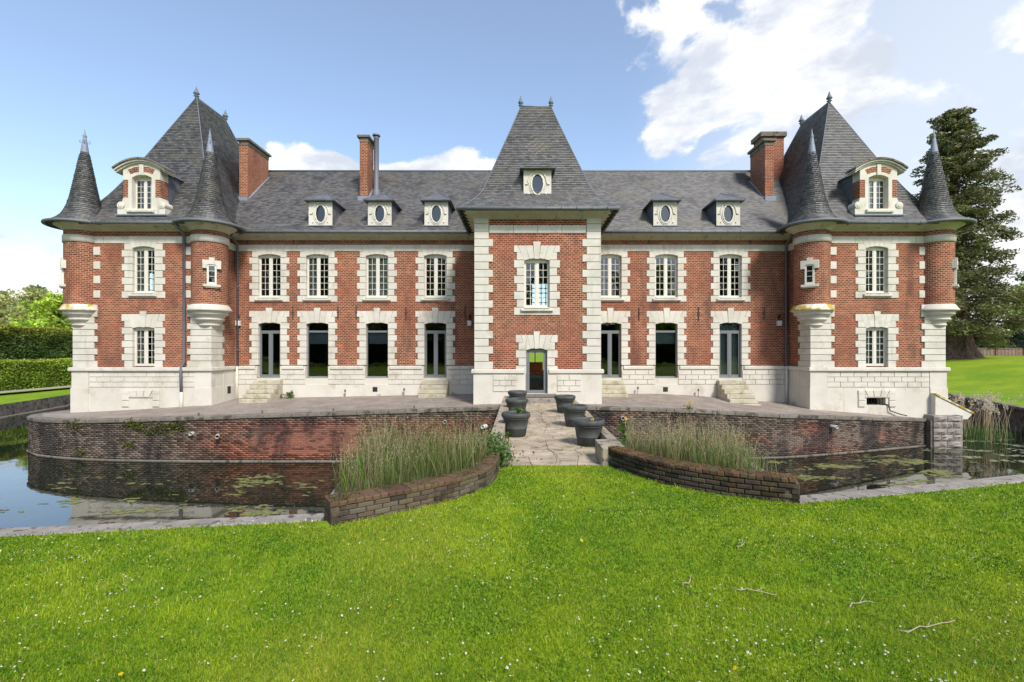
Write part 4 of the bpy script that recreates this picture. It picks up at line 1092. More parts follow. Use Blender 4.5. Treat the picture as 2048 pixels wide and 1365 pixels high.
# outer edge of the moat, clockwise from the left of the near bank: x, y, z of the bank top, far height
near_l = [(-26, 7.5, 0, 0), (-16, 5.0, 0, 0), (-11, 5.35, 0, 0), (-6.2, 5.72, 0, 0), (-2.6, 6.25, 0, 0)]
near_m = [(-2.6, 6.25, 0, 0), (.7, 6.6, 0, 0), (3.97, 6.93, 0, 0)]
near_r = [(3.97, 6.93, 0, 0), (6, 7.42, 0, 0), (8.3, 8.0, 0, 0), (14, 10.2, -.1, .2), (21, 15.5, -.5, .9)]
right_b = [(21, 15.5, -.5, .9), (26.3, 25.1, -.84, 1.25), (29.5, 33.3, -.84, 1.3), (31, 44, -.8, 1.3)]
back_b = [(31, 44, -.8, 1.3), (10, 48, -.8, 0), (-20, 49, -1.0, -.6), (-37, 45, -1.37, -1.2)]
left_b = [(-37, 45, -1.37, -1.2), (-35.4, 37.8, -1.37, -1.2), (-33.4, 30.8, -1.37, -1.2), (-31.5, 20, -1.0, -.9), (-26, 7.5, 0, 0)]
loop = []
for seg in (near_l, near_m, near_r, right_b, back_b, left_b): loop += resample(seg, 1.5)[:-1]
CEN = np.array((0., 24.)); rings = []
for dd in (0, .6, 1.5, 3, 5, 8, 12, 17, 23, 30, 45, 80, 160, 400, 1200, 4000):
    ring = []
    for q in loop:
        u = q[:2]-CEN; u /= np.linalg.norm(u); p = q[:2]+u*dd
        t = min(1, dd/21); t = t*t*(3-2*t); z = q[2]*(1-t)+q[3]*t
        if dd > 3: z += .06*mnoise.noise(Vector((p[0]*.15, p[1]*.15, 0))) * min(1, (dd-3)/10) * (1 if p[1] > 12 else 0)
        ring.append((p[0], p[1], z))
    rings.append(ring)
v = np.array([p for r in rings for p in r]); n = len(loop); f = []
for k in range(len(rings)-1):
    i = np.arange(n); j = (i+1) % n; f.append(np.stack([k*n+i, k*n+j, (k+1)*n+j, (k+1)*n+i], 1))
me = raw_mesh('lawn', v, np.concatenate(f)[:, ::-1], 4, LAWN)
tag(link('lawn', me), 'mown green lawn around the moat', 'lawn', kind='structure')
m = MB(); m.face([(-60, 2, WZ), (60, 2, WZ), (60, 62, WZ), (-60, 62, WZ)]); tag(m.build('water', WATER), 'dark still moat water', 'water', kind='structure')
m = MB(); m.face([(-60, 2, WZ-1.6), (60, 2, WZ-1.6), (60, 62, WZ-1.6), (-60, 62, WZ-1.6)]); tag(m.build('moat_bed', SOIL), 'muddy moat bed', 'ground', kind='structure')

def bank(name, pts, label, mat=BANKST, lip=.0):
    m = MB(); u = 0; P = resample(pts, 1.5)
    for a, b in zip(P[:-1], P[1:]):
        L = np.linalg.norm(b[:2]-a[:2])
        d_ = (b[:2]-a[:2])/L; nn = np.array((d_[1], -d_[0]))*-.01
        za, zb = a[2]-lip-.01, b[2]-lip-.01
        m.face([(a[0]+nn[0], a[1]+nn[1], WZ-1.5), (b[0]+nn[0], b[1]+nn[1], WZ-1.5), (b[0]+nn[0], b[1]+nn[1], zb), (a[0]+nn[0], a[1]+nn[1], za)],
               [(u, -3.7), (u+L, -3.7), (u+L, zb), (u, za)]); u += L
    t = thing(name, label, 'wall', (float(P[0][0]), float(P[0][1]), WZ))
    o = m.build('wall_face', mat, t); o.location = -t.location
    return t, P
def stones_along(t, P, name, w0, w1, z0, z1, mat, seg, side=1, c=.02, zoff=True):
    """blocks laid along a polyline (right of the travel direction for side=1), each one a part of t"""
    P = [np.array(p, float) for p in P]
    cum = np.concatenate([[0], np.cumsum([np.linalg.norm(b[:2]-a[:2]) for a, b in zip(P[:-1], P[1:])])]); tot = cum[-1]
    arr = np.array([p[:3] for p in P]); at = lambda s: np.array([np.interp(s, cum, arr[:, k]) for k in range(3)])
    nst = max(1, round(tot/seg))
    for i in range(nst):
        a, b = at(tot*i/nst), at(tot*(i+1)/nst); d_ = b-a; L = np.linalg.norm(d_[:2]); c0 = (a+b)/2
        ang = math.atan2(d_[1], d_[0]); nx, ny = d_[1]/L*side, -d_[0]/L*side
        mid = (w0+w1)/2; zz = (c0[2] if zoff else 0)
        me = block_mesh(round(L, 2)-.012, abs(w1-w0), z1-z0, mat, c)
        o = link(name, me, t, (c0[0]+nx*mid-t.location.x, c0[1]+ny*mid-t.location.y, zz+(z0+z1)/2-t.location.z + rnd.uniform(-.004, .004)),
                 (0, -math.atan2(d_[2], L) if zoff else 0, ang if side > 0 else ang))
t, P = bank('moat_kerb', near_l, 'pale concrete kerb along the lawn left of the bridge')
stones_along(t, P, 'kerb_stone', .0, -.27, -.16, .012, KERB, 1.7)
t, P = bank('moat_kerb', near_r, 'pale concrete kerb along the lawn right of the bridge')
stones_along(t, P, 'kerb_stone', .0, -.30, -.16, .012, KERB, 1.7)
t, P = bank('bank_wall', left_b[:4], 'old stone bank wall across the moat below the hedges')
stones_along(t, P, 'ledge_stone', -.05, -.42, WZ-.3-0, WZ+.06, COPING, 2.2, zoff=False)
t, P = bank('bank_wall', right_b, 'dark bank wall across the moat below the sunny right lawn')
stones_along(t, P, 'coping_stone', .05, -.3, -.10, .02, COPING, 1.5)
t, P = bank('bank_wall', back_b, 'rear bank wall of the moat hidden behind the château')

# ---- island retaining walls ------------------------------------------------------------------
left_path = smooth([(-21.2, 27, -.85), (-22.1, 24.5, -.82), (-22.3, 22.6, -.76), (-21.7, 21.0, -.71), (-20.3, 20.0, -.69), (-18.6, 19.45, -.66), (-16.7, 19.07, -.60), (-12.96, 18.85, -.45), (-6.68, 18.85, -.25), (-.75, 19.0, -.07)])
right_path = smooth([(2.05, 19.05, -.06), (6.6, 19.25, -.2), (10.2, 19.45, -.43), (11.2, 19.65, -.5), (14.0, 20.45, -.68), (18.55, 21.95, -.98)], 1)
WALLB = attr_mat('moat_brick', .9, .15, stain=((.022, .021, .022), (.75, .75, .22), .45), moss=((.085, .075, .06), 1.3, .54), bump_s=.4)
_bm = {}
def brick_col_mesh(k, red, L=.215, h=.062, dth=.06):
    key = (k, round(red, 1), L, h)
    if key not in _bm:
        rg = np.random.default_rng(100+k); m_ = block_mesh(L, dth, h, WALLB, .008).copy()
        base = np.array((.19, .080, .052))*red + np.array((.122, .094, .072))*(1-red)
        c = np.ones((len(m_.vertices), 4), np.float32); c[:, :3] = base*rg.uniform(.4, 1.6)*rg.uniform(.93, 1.07, 3)
        a = m_.attributes.new('Col', 'FLOAT_COLOR', 'POINT'); a.data.foreach_set('color', c.ravel()); _bm[key] = m_
    return _bm[key]
def island_wall(path, label, redness, singles, name='moat_wall'):
    t = thing(name, label, 'wall', (float(path[-1][0]), float(path[-1][1]), WZ)); B = np.array(t.location)
    arr = np.array(path); cum = np.concatenate([[0], np.cumsum(np.linalg.norm(np.diff(arr[:, :2], axis=0), axis=1))]); tot = cum[-1]
    at = lambda s: np.array([np.interp(s, cum, arr[:, k]) for k in range(3)])
    m = MB(); N = 90
    for i in range(N):
        a, b = at(tot*i/N), at(tot*(i+1)/N); d_ = (b-a)[:2]; d_ /= np.linalg.norm(d_); o = np.array((d_[1], -d_[0]))*-.022
        m.face([(a[0]+o[0]-B[0], a[1]+o[1]-B[1], -1.2), (b[0]+o[0]-B[0], b[1]+o[1]-B[1], -1.2), (b[0]+o[0]-B[0], b[1]+o[1]-B[1], b[2]-B[2]-.02), (a[0]+o[0]-B[0], a[1]+o[1]-B[1], a[2]-B[2]-.02)])
    m.build('wall_core', MOATFACE, t)
    stones_along(t, path, 'coping_stone', .05, -.36, -.13, .015, COPING, .95, c=.018)
    stones_along(t, path, 'footing_stone', .06, -.1, WZ-.3, WZ+.04, COPING, 1.6, zoff=False)
    ch, L = .076, .228; V = []; C = []; nb = 0; ns = 0; row = 0; z = WZ+.11
    unit = np.array([(-.5, -.5, -.5), (.5, -.5, -.5), (.5, -.5, .5), (-.5, -.5, .5), (-.5, .5, -.5), (.5, .5, -.5), (.5, .5, .5), (-.5, .5, .5)])
    while z < 0:
        s = L*(.25 if row % 2 else .75); 
        while s < tot-L/2:
            p = at(s)
            if z+ch/2 < p[2]-.135:
                q0, q1 = at(max(0, s-.1)), at(min(tot, s+.1)); d_ = (q1-q0)[:2]; d_ /= np.linalg.norm(d_); nn = np.array((d_[1], -d_[0]))
                prj = rnd.uniform(-.006, .006); red = redness(p[0], z)
                if singles(p[0], z) and ns < 280:
                    link('brick', brick_col_mesh(rnd.randrange(9), red), t, (p[0]+nn[0]*(prj-.03)-B[0], p[1]+nn[1]*(prj-.03)-B[1], z-B[2]), (0, 0, math.atan2(d_[1], d_[0]))); ns += 1
                else:
                    w = unit*np.array((.215+rnd.uniform(-.006, .004), .06, .062)); x = w[:, 0:1]*d_ - w[:, 1:2]*(-nn)*-1
                    x = w[:, 0:1]*d_[None] + (-w[:, 1:2])*nn[None]*1.0 + nn[None]*(prj-.03)
                    V.append(np.concatenate([p[:2][None]+x, z+w[:, 2:3]], 1)-B); base = np.array((.19, .080, .052))*red + np.array((.122, .094, .072))*(1-red)
                    C.append(np.tile(base*rnd.uniform(.4, 1.6), (8, 1))); nb += 1
            s += L
        z += ch; row += 1
    k = np.arange(nb)[:, None]*8
    f = np.concatenate([k+np.array([q]) for q in ((0, 1, 2, 3), (0, 3, 7, 4), (1, 5, 6, 2), (3, 2, 6, 7), (0, 4, 5, 1))])
    o = link('brickwork', raw_mesh('brickwork', np.concatenate(V), f, 4, WALLB, np.concatenate(C)), t); o['kind'] = 'stuff'
    return t
def red_l(x, z): return float(np.clip((x+13.5)/2.5 + mnoise.noise(Vector((x*.6, z*1.5, 3)))*.8, 0, 1)) * float(np.clip((-.35-z)/.35, .15, 1))
def red_r(x, z): return float(np.clip(.08+mnoise.noise(Vector((x*.7, z*1.6, 9)))*1.1 + (.3 if 11 < x < 13.5 else 0), 0, .9))
tl = island_wall(left_path, 'stained red brick moat wall left of the bridge with rounded end', red_l, lambda x, z: -10.5 < x < -6.3 and -1.9 < z < -.75)
tr = island_wall(right_path, 'grey weathered brick moat wall right of the bridge under the terrace', red_r, lambda x, z: 10.3 < x < 16 and -1.9 < z < -.95)
def outlet(t, px, py, Y, r=.075, L=.22, ang=0, mat=PVC):
    m = MB(); m.smooth = True; m.lathe([(r, 0), (r, L), (r*.8, L), (r*.8, .02), (0, .02)], 0, 0, 14)
    p = Vector((lx(px, Y), Y, lz(py, Y))); m.build('drain_outlet', mat, t, p-t.location, (R(90), 0, R(ang)))
outlet(tl, 388, 866.5, 18.95); outlet(tl, 436, 871, 18.95, L=.4, ang=28); outlet(tl, 891, 843, 19.05, .07); outlet(tl, 975, 852, 19.1, .08, .35, -30, WHITE)
outlet(tr, 1244, 836, 19.2, .08); outlet(tr, 1661, 853, 20.2, .075, .3, 20)
# moss cushions on the left wall
mo = []
for (px, py, r_, k) in ((150, 850, .35, 60), (265, 848, .4, 110), (280, 855, .3, 70), (330, 856, .45, 120), (355, 852, .4, 110), (257, 890, .3, 60), (161, 906, .2, 40), (300, 862, .3, 50)):
    y0 = float(np.interp(lx(px, 19.0), [p[0] for p in left_path[8:]], [p[1] for p in left_path[8:]]))-.02
    for _ in range(k): mo.append((lx(px, y0)+rnd.gauss(0, r_*.5), y0-.015-abs(rnd.gauss(0, .02)), lz(py, y0)+rnd.gauss(0, r_*.28)))
vv, ff, cc = leaf_quads(np.array(mo), .05, vary((.10, .115, .02), len(mo), .35)); o = link('moss', raw_mesh('moss', vv-np.array(tl.location), ff, 4, LEAF, cc), tl); o['kind'] = 'stuff'
# rusticated stone end of the right wall
t = thing('stone_pier', 'rough grey rusticated stone pier in the moat below the white buttress', 'pier', (19.2, 21.9, WZ))
def rough_stone(w, h, dth, seed):
    m = MB(); rg = np.random.default_rng(seed); n = 5; g_ = {}
    for i in range(n):
        for j in range(n):
            e = i in (0, n-1) or j in (0, n-1)
            g_[i, j] = (-w/2+w*i/(n-1), -dth/2-(0 if e else rg.uniform(.015, .10)), -h/2+h*j/(n-1))
    for i in range(n-1):
        for j in range(n-1): m.face([g_[i, j], g_[i+1, j], g_[i+1, j+1], g_[i, j+1]])
    m.box(-w/2, w/2, -dth/2, dth/2, -h/2, h/2, skip='f'); return m.mesh('rough_stone', RUST)
for r in range(5):
    z = .12+r*.29; x = -.62 if r % 2 == 0 else -.62
    ws = (.62, .64) if r % 2 == 0 else (.36, .52, .38); xx = -.63
    for k, w_ in enumerate(ws):
        link('stone', rough_stone(w_-.02, .275, .8, r*9+k), t, (xx+w_/2, .1, z), (0, 0, 0)); xx += w_
    link('stone', rough_stone(.78, .275, .3, r*9+7), t, (.66-.12, .1, z), (0, 0, R(90)))
m = MB(); m.box(-.72, .6, -.25, .5, -1.2, 1.2); m.build('core', MOATFACE, t)

# ---- terrace ------------------------------------------------------------------------------------
lp = np.array([p for p in left_path if p[1] < 23.5 and p[0] > -22.35][::1]); rp = np.array(right_path)
fx = np.concatenate([lp[:, 0], rp[:, 0], [19.4, 20.3]]); fy = np.concatenate([lp[:, 1], rp[:, 1], [22.3, 22.6]]); fz = np.concatenate([lp[:, 2], rp[:, 2], [-1.0, -1.0]])
k = np.maximum.accumulate(fx) <= fx+1e-9; fx, fy, fz = fx[k], fy[k], fz[k]
xs = np.concatenate([np.linspace(fx[0], -14, 40), np.linspace(-13.8, 20.2, 130)])
zfar = lambda x: np.interp(x, [-22.3, -20.7, -14.3, -10, -2.5, .7, 7, 9, 11.7, 13.3, 19.6, 21], [-.82, -.76, -.24, -.18, -.03, 0, -.02, -.13, -.38, -.45, -.9, -.95])
rows_t = [0, .12, .25, .4, .55, .7, .85, 1.0, 1.6, 2.2]
v = []
for tt in rows_t:
    for x in xs:
        y0 = np.interp(x, fx, fy)+.03; z0 = np.interp(x, fx, fz); y1 = max(YM, y0+.5)
        z = z0+(zfar(x)-z0)*min(1, tt)**1.4 + (.012*mnoise.noise(Vector((x*.8, tt*5, 0))) if 0 < tt < 1 else 0)
        v.append((x, y0+(y1-y0)*tt, z+.004))
n = len(xs); f = [(k*n+i, k*n+i+1, (k+1)*n+i+1, (k+1)*n+i) for k in range(len(rows_t)-1) for i in range(n-1)]
tag(link('terrace', raw_mesh('terrace', np.array(v), np.array(f), 4, TERRACE, smooth=True)), 'gravelled terrace before the château', 'terrace', kind='structure')
def terr_z(x, y):
    y0 = np.interp(x, fx, fy)+.03; z0 = np.interp(x, fx, fz); t_ = np.clip((y-y0)/(max(YM, y0+.5)-y0), 0, 1); return float(z0+(zfar(x)-z0)*t_**1.4)

# ================================================================== bridge
bridge = thing('footbridge', 'narrow stone footbridge of cracked flagstones leading to the entrance door', 'bridge', (.72, 14.4, 0))
def bl(name, x0, x1, y0, y1, z0, z1, mat, c=.02): return block(name, bridge, x0-.72, x1-.72, y0-14.4, y1-14.4, z0, z1, mat, c)
m = MB(); m.box(-.70-.72, 1.98-.72, 9.25-14.4, 19.95-14.4, -.5, -.012); m.build('deck', FLAGJ, bridge)
for y in (12.4, 16): m = MB(); m.box(-.55-.72, 1.85-.72, y-.35-14.4, y+.35-14.4, -3.6, -.5); m.build('bridge_pier', OLDBRICK, bridge)
y = 9.22; ri = 0
edges = []
while y < 19.75: edges.append(y); y += rnd.uniform(.62, 1.05)
edges.append(19.98)
cols0 = [-.38, .12, .70, 1.28, 1.80]
node = {}
for i, y in enumerate(edges):
    for j in range(5):
        jit = 0 if j in (0, 4) else rnd.uniform(-.11, .11)
        x = cols0[j]+jit
        if i < 2: x = np.interp(x, [-.38, 1.80], [-.27 if i == 0 else -.36, 1.55 if i == 0 else 1.79])
        node[i, j] = (x, y+(0 if i in (0, len(edges)-1) else rnd.uniform(-.10, .10)))
for i in range(len(edges)-1):
    j = 0
    while j < 4:
        w_ = 2 if (j < 3 and rnd.random() < .25) else 1
        q = [node[i, j], node[i, j+w_], node[i+1, j+w_], node[i+1, j]]; c_ = np.mean(q, axis=0)
        mid = [node[i, j+1]] if w_ == 2 else []; mid2 = [node[i+1, j+1]] if w_ == 2 else []
        poly = [node[i, j]] + mid + [node[i, j+w_], node[i+1, j+w_]] + mid2 + [node[i+1, j]]
        P2 = [np.array(p)+(c_-np.array(p))/max(.2, np.linalg.norm(c_-np.array(p)))*.010 for p in poly]
        zt = rnd.uniform(-.003, .008); m = MB(); loc = [(p[0]-c_[0], p[1]-c_[1]) for p in P2]; n_ = len(loc)
        tilt = (rnd.uniform(-.006, .006), rnd.uniform(-.006, .006)); Z = lambda p: zt+p[0]*tilt[0]+p[1]*tilt[1]
        m.face([(x, y_, Z((x, y_))) for x, y_ in loc])
        for a in range(n_): b = (a+1) % n_; m.face([(*loc[b], Z(loc[b])), (*loc[a], Z(loc[a])), (*loc[a], -.04), (*loc[b], -.04)])
        m.build('flagstone', FLAG, bridge, (c_[0]-.72, c_[1]-14.4, 0)); j += w_
ys = np.linspace(10.0, 19.3, 8)
for a, b in zip(ys[:-1], ys[1:]):
    bl('parapet_stone', -.68, -.40, a+.006, b-.006, -.02, .34, PARAPET, .04); bl('parapet_stone', 1.82, 2.02, a+.006, b-.006, -.02, .34, PARAPET, .03)
    bl('parapet_ledge', 1.74, 1.815, a+.004, b-.004, -.02, .13, PARAPET, .02)
bl('pier_stone', -.46, -.24, 9.12, 9.5, -.1, .30, COPING, .02); bl('pier_stone', 1.54, 2.0, 9.16, 9.96, -.1, .36, PARAPET, .03)
bl('pier_stone', -.64, -.40, 9.5, 9.98, -.1, .33, PARAPET, .03)
# door steps of the tower
t = thing('door_steps', 'two low grey stone steps below the glass entrance door', 'steps', (.66, 19.8, 0))
block('step', t, -.86, .86, -.12, .23, -.02, .20, KERB, .02); block('step', t, -.80, .80, .0, .23, .205, .35, COPING, .02)

# ---- curved brick bed walls and the lawn between them --------------------------------------------------
m = MB()
mound = [(-2.2, 6.3), (.7, 6.58), (3.97, 6.92), (4.15, 7.4), (4.42, 9.9), (2.0, 9.9), (2.0, 9.24), (-.66, 9.24), (-.66, 9.5), (-3.2, 9.5), (-2.75, 7.2)]
m.face([(x, y, .0) for x, y in mound]); tag(m.build('bridgehead_lawn', LAWN), 'lawn at the bridge head', 'lawn', kind='structure')
for label, pts in (('concrete revetment edging the left grass bed above the water', [(-2.78, 7.0), (-3.2, 9.5), (-.68, 9.5)]), ('concrete revetment edging the right grass bed above the water', [(2.05, 9.9), (4.42, 9.9), (4.15, 7.35)])):
    t = thing('revetment', label, 'wall', (pts[0][0], pts[0][1], WZ)); m = MB()
    m.sweep([(.0, WZ-1.4), (.0, .12), (-.28, .12), (-.28, -.1)] if True else [], [(a, b) for a, b in (pts if False else pts[::-1])])
    o = m.build('wall_face', KERB, t); o.location = -t.location
lwall = smooth([(-.40, 9.1, 0), (-.41, 8.4, 0), (-.50, 7.85, 0), (-.88, 7.25, 0), (-1.38, 6.80, 0), (-1.85, 6.45, 0), (-2.40, 6.08, 0)], 2)
rwall = smooth([(1.66, 9.18, 0), (1.84, 8.80, 0), (2.28, 7.98, 0), (3.02, 7.38, 0), (3.55, 7.12, 0), (4.02, 6.93, 0)], 2)
BEDB = attr_mat('bed_brick', .95, .12, stain=((.028, .024, .018), (2.2, 2.2, 1.2), .48), moss=((.17, .095, .035), 2.2, .54), bump_s=.6)
def bed_wall(path, label, h=.345, side=1, base=(.055, .045, .034)):
    """curved wall, every brick an object; side=+1: lawn lies to the right of the travel direction"""
    t = thing('curved_brick_wall', label, 'wall', (float(path[len(path)//2][0]), float(path[len(path)//2][1]), 0)); B = t.location
    arr = np.array(path); cum = np.concatenate([[0], np.cumsum(np.linalg.norm(np.diff(arr[:, :2], axis=0), axis=1))]); tot = cum[-1]
    at = lambda s: np.array([np.interp(s, cum, arr[:, k]) for k in range(3)])
    m = MB(); N = 40; pa = [at(tot*i/N)[:2] for i in range(N+1)]
    m.sweep([(-.035*side, -.25), (-.035*side, h-.075), (-.30*side, h-.075), (-.30*side, -.25)], [tuple(p) for p in pa]); o = m.build('wall_core', MOATFACE, t); o.location = -B
    vari = []
    for k in range(10):
        me = block_mesh(.212, .10, .066, BEDB, .012).copy(); c = np.ones((len(me.vertices), 4), np.float32); rg = np.random.default_rng(k)
        c[:, :3] = np.array(base)*rg.uniform(.5, 1.7)*rg.uniform(.9, 1.1, 3); a = me.attributes.new('Col', 'FLOAT_COLOR', 'POINT'); a.data.foreach_set('color', c.ravel()); vari.append(me)
    topm = []
    for k in range(8):
        me = block_mesh(.105, .33, .07, BEDB, .014).copy(); c = np.ones((len(me.vertices), 4), np.float32); rg = np.random.default_rng(50+k)
        c[:, :3] = np.array((.105, .068, .040))*rg.uniform(.75, 1.25)*rg.uniform(.9, 1.1, 3); a = me.attributes.new('Col', 'FLOAT_COLOR', 'POINT'); a.data.foreach_set('color', c.ravel()); topm.append(me)
    rows_ = 5; rh = (h-.075+.10)/rows_
    for r in range(rows_):
        s = .11 + (.11 if r % 2 else 0)
        while s < tot-.08:
            p = at(s); q0, q1 = at(max(0, s-.1)), at(min(tot, s+.1)); d_ = (q1-q0)[:2]; d_ /= np.linalg.norm(d_); nn = np.array((d_[1], -d_[0]))*side
            off = -.05+rnd.uniform(-.008, .008)
            link('brick', rnd.choice(vari), t, (p[0]+nn[0]*off-B.x, p[1]+nn[1]*off-B.y, -.10+rh*(r+.5)), (0, rnd.uniform(-.02, .02), math.atan2(d_[1], d_[0])+(0 if side > 0 else math.pi))); s += .222
    s = .06
    while s < tot-.03:
        p = at(s); q0, q1 = at(max(0, s-.1)), at(min(tot, s+.1)); d_ = (q1-q0)[:2]; d_ /= np.linalg.norm(d_); nn = np.array((d_[1], -d_[0]))*side
        link('coping_brick', rnd.choice(topm), t, (p[0]-nn[0]*.16-B.x, p[1]-nn[1]*.16-B.y, h-.037+rnd.uniform(-.006, .006)), (rnd.uniform(-.02, .02), 0, math.atan2(d_[1], d_[0])+(0 if side > 0 else math.pi))); s += .108
    e = at(tot); d_ = (at(tot)-at(tot-.15))[:2]; d_ /= np.linalg.norm(d_); nn = np.array((d_[1], -d_[0]))*side
    for r in range(rows_):                      # brick end face
        for k in range(2):
            o_ = -.11-(.16*k); link('brick', rnd.choice(vari), t, (e[0]+nn[0]*o_-d_[0]*.04-B.x, e[1]+nn[1]*o_-d_[1]*.04-B.y, -.10+rh*(r+.5)), (0, 0, math.atan2(d_[1], d_[0])+math.pi/2))
    return t
bed_wall(lwall, 'low curved brick bed wall left of the bridge, overgrown at one end', .30, -1, (.078, .063, .046))
bed_wall(rwall, 'low curved dark brick bed wall right of the bridge with mossy orange top', .36, 1)
lbed = [(-.60, 9.25), (-.62, 8.3), (-.74, 7.9), (-1.08, 7.42), (-1.55, 7.02), (-2.0, 6.72), (-2.5, 6.45), (-2.76, 7.1), (-3.0, 9.3)]
rbed = [(1.98, 9.2), (2.12, 8.9), (2.55, 8.2), (3.2, 7.65), (3.7, 7.38), (3.95, 7.3), (4.2, 9.7), (2.1, 9.7)]
for pts, lab in ((lbed, 'soil of the left bed'), (rbed, 'soil of the right bed')):
    m = MB(); m.face([(x, y, .17) for x, y in pts]); tag(m.build('bed_soil', SOIL), lab, 'soil', kind='structure')

# ================================================================== planters
def planter_meshes():
    m = MB(); m.smooth = True
    m.lathe([(.0, .002), (.235, .002), (.25, .012), (.285, .20), (.290, .205), (.292, .215), (.288, .22), (.325, .44), (.338, .445), (.342, .462), (.33, .47)], 0, 0, 40); body = m.mesh('pot_body', POT)
    m = MB(); m.smooth = True
    m.lathe([(.33, .468), (.352, .475), (.370, .50), (.376, .54), (.370, .575), (.352, .598), (.332, .602), (.316, .592), (.308, .56), (.29, .44)], 0, 0, 40); rim = m.mesh('pot_rim', POT)
    m = MB(); m.lathe([(.0, .47), (.15, .468), (.30, .455)], 0, 0, 24); soil = m.mesh('pot_soil', SOIL)
    return body, rim, soil
body, rim, soil = planter_meshes()
pots = [(1.57, 11.15, 'nearest dark grey pot in the right row on the bridge'), (1.55, 13.9, 'middle dark grey pot of the right row with a yellow dandelion'),
        (1.53, 16.75, 'farthest dark grey pot of the right row beside the tower'), (-.13, 12.34, 'nearest dark grey pot in the left row on the bridge with a grass tuft'),
        (-.14, 15.66, 'middle dark grey pot of the left row on the bridge'), (-.14, 18.55, 'farthest dark grey pot of the left row close to the door step')]
for x, y, lab in pots:
    t = thing('planter', lab, 'planter', (x, y, .006), rnd.uniform(0, 6), 'six grey plastic pots lining the footbridge')
    for nm, me in (('pot_body', body), ('pot_rim', rim), ('pot_soil', soil)): link(nm, me, t)

# ================================================================== steps at the French doors
for X, lab in ((ups[0], 'mossy stone steps at the leftmost French door beside the left pavilion'), (ups[3], 'mossy stone steps at the French door left of the tower'),
               (ups[4], 'stone steps at the French door right of the tower'), (ups[6], 'mossy stone steps at the French door beside the right pavilion')):
    gz = min(terr_z(X-.6, 23.0), terr_z(X+.6, 23.0)); k = 0; z = .66
    t = thing('stone_steps', lab, 'steps', (X-.05*np.sign(X), 23.92, terr_z(X, 23.5)), 0, 'flights of steps at the French doors')
    while z > gz+.03:
        block('step', t, -.66, .66, -.30*(k+1), -.005, max(gz-.05, z-.195)-t.location.z, z-t.location.z, STEP, .018); z -= .2; k += 1
# wall lamps and stake lights
for px, lab in ((478, 'small white wall lamp box by the left drainpipe'), (939.5, 'small white wall lamp box beside the tower'), (1557, 'small white wall lamp box near the right drainpipe')):
    t = thing('wall_lamp', lab, 'lamp', (lx(px, YM), YM-.004, 3.5), 0, 'white box lamps on the wing walls')
    block('housing', t, -.10, .10, -.16, 0, -.13, .12, WHITE, .015); block('bracket', t, -.025, .025, -.05, 0, .12, .34, IRON, .005); block('lamp_head', t, -.05, .05, -.12, -.02, .30, .40, IRON, .01)
for i, (px, py, lab) in enumerate(((399, 828, 'first small metal stake light from the left along the moat wall edge'), (526, 824, 'second small metal stake light from the left along the moat wall edge'), (668, 820.5, 'third small metal stake light from the left along the moat wall edge'), (829, 816, 'fourth small metal stake light from the left, nearest the bridge'))):
    x = lx(px, 19.2); y = 19.15; t = thing('stake_light', lab, 'lamp', (x, y, terr_z(x, y)), 0, 'stake lights on the terrace edge')
    m = MB(); m.tube([(0, 0, -.02), (0, 0, .06)], .012, 6); m.build('stake', IRON, t); m = MB(); m.smooth = True; m.lathe([(0, .055), (.035, .06), (.04, .13), (.03, .14), (0, .14)], 0, 0, 10); m.build('lamp_head', PIPE, t)
for px, lab in ((583, 'stake light at the wall foot beside the left weeds'), (690, 'stake light at the wall foot between the two left fixed windows'), (808, 'stake light at the wall foot left of the second steps'), (1276, 'stake light at the wall foot right of the tower steps'), (1397, 'stake light at the wall foot before the right steps')):
    x = lx(px, 23.7); t = thing('stake_light', lab, 'lamp', (x, 23.72, terr_z(x, 23.72)), 0, 'stake lights at the wall foot')
    m = MB(); m.tube([(0, 0, -.02), (0, 0, .27)], .012, 6); m.build('stake', IRON, t); m = MB(); m.smooth = True; m.lathe([(0, .26), (.045, .27), (.05, .36), (.035, .38), (0, .38)], 0, 0, 10); m.build('lamp_head', PIPE, t)
m = MB(); m.face([(-16, 33.55, .0), (15, 33.55, .0), (15, 43, .0), (-16, 43, .0)]); tag(m.build('rear_court', TERRACE), 'court behind the house', 'terrace', kind='structure')
# red armchair in the hall behind the entrance door
t = thing('red_armchair', 'red seat seen through the glass entrance door', 'chair', (1.0, 35.2, .004))
block('seat', t, -.45, .45, -.4, .4, .12, .45, RED, .05); block('backrest', t, -.62, .62, .4, .6, .12, 1.22, RED, .05)
for s in (-1, 1): block('armrest', t, s*.55-.1, s*.55+.1, -.4, .6, .12, .66, RED, .05)
for sx in (-.5, .5):
    for sy in (-.3, .5): block('leg', t, sx-.03, sx+.03, sy-.03, sy+.03, 0, .12, IRON, .005)

# ================================================================== vegetation
def clumps(centres, radii, per, size, base, flat=.6, shade=.3, seed=1, aspect=.55):
    rg = np.random.default_rng(seed); P = []; C = []; Sz = []
    for c, r, k in zip(centres, radii, per):
        d_ = rg.normal(size=(k, 3)); d_ /= np.linalg.norm(d_, axis=1)[:, None]; rad = rg.uniform(.25, 1, (k, 1))**.5
        P.append(np.array(c)+d_*rad*np.array(r)); C.append(vary(np.array(base)*rg.uniform(1-shade, 1+shade), k, .22, rg)); Sz.append(np.full(k, size))
    P = np.concatenate(P); return leaf_quads(P, np.concatenate(Sz), np.concatenate(C), flat, rg, aspect)
def limb(m, p0, p1, r0, r1, sag=0, n=6):
    p0, p1 = Vector(p0), Vector(p1); pts = []
    for i in range(n+1):
        t = i/n; q = p0.lerp(p1, t); q.z += sag*math.sin(t*math.pi); pts.append(q)
    m.tube(pts, [r0+(r1-r0)*i/n for i in range(n+1)], 7)
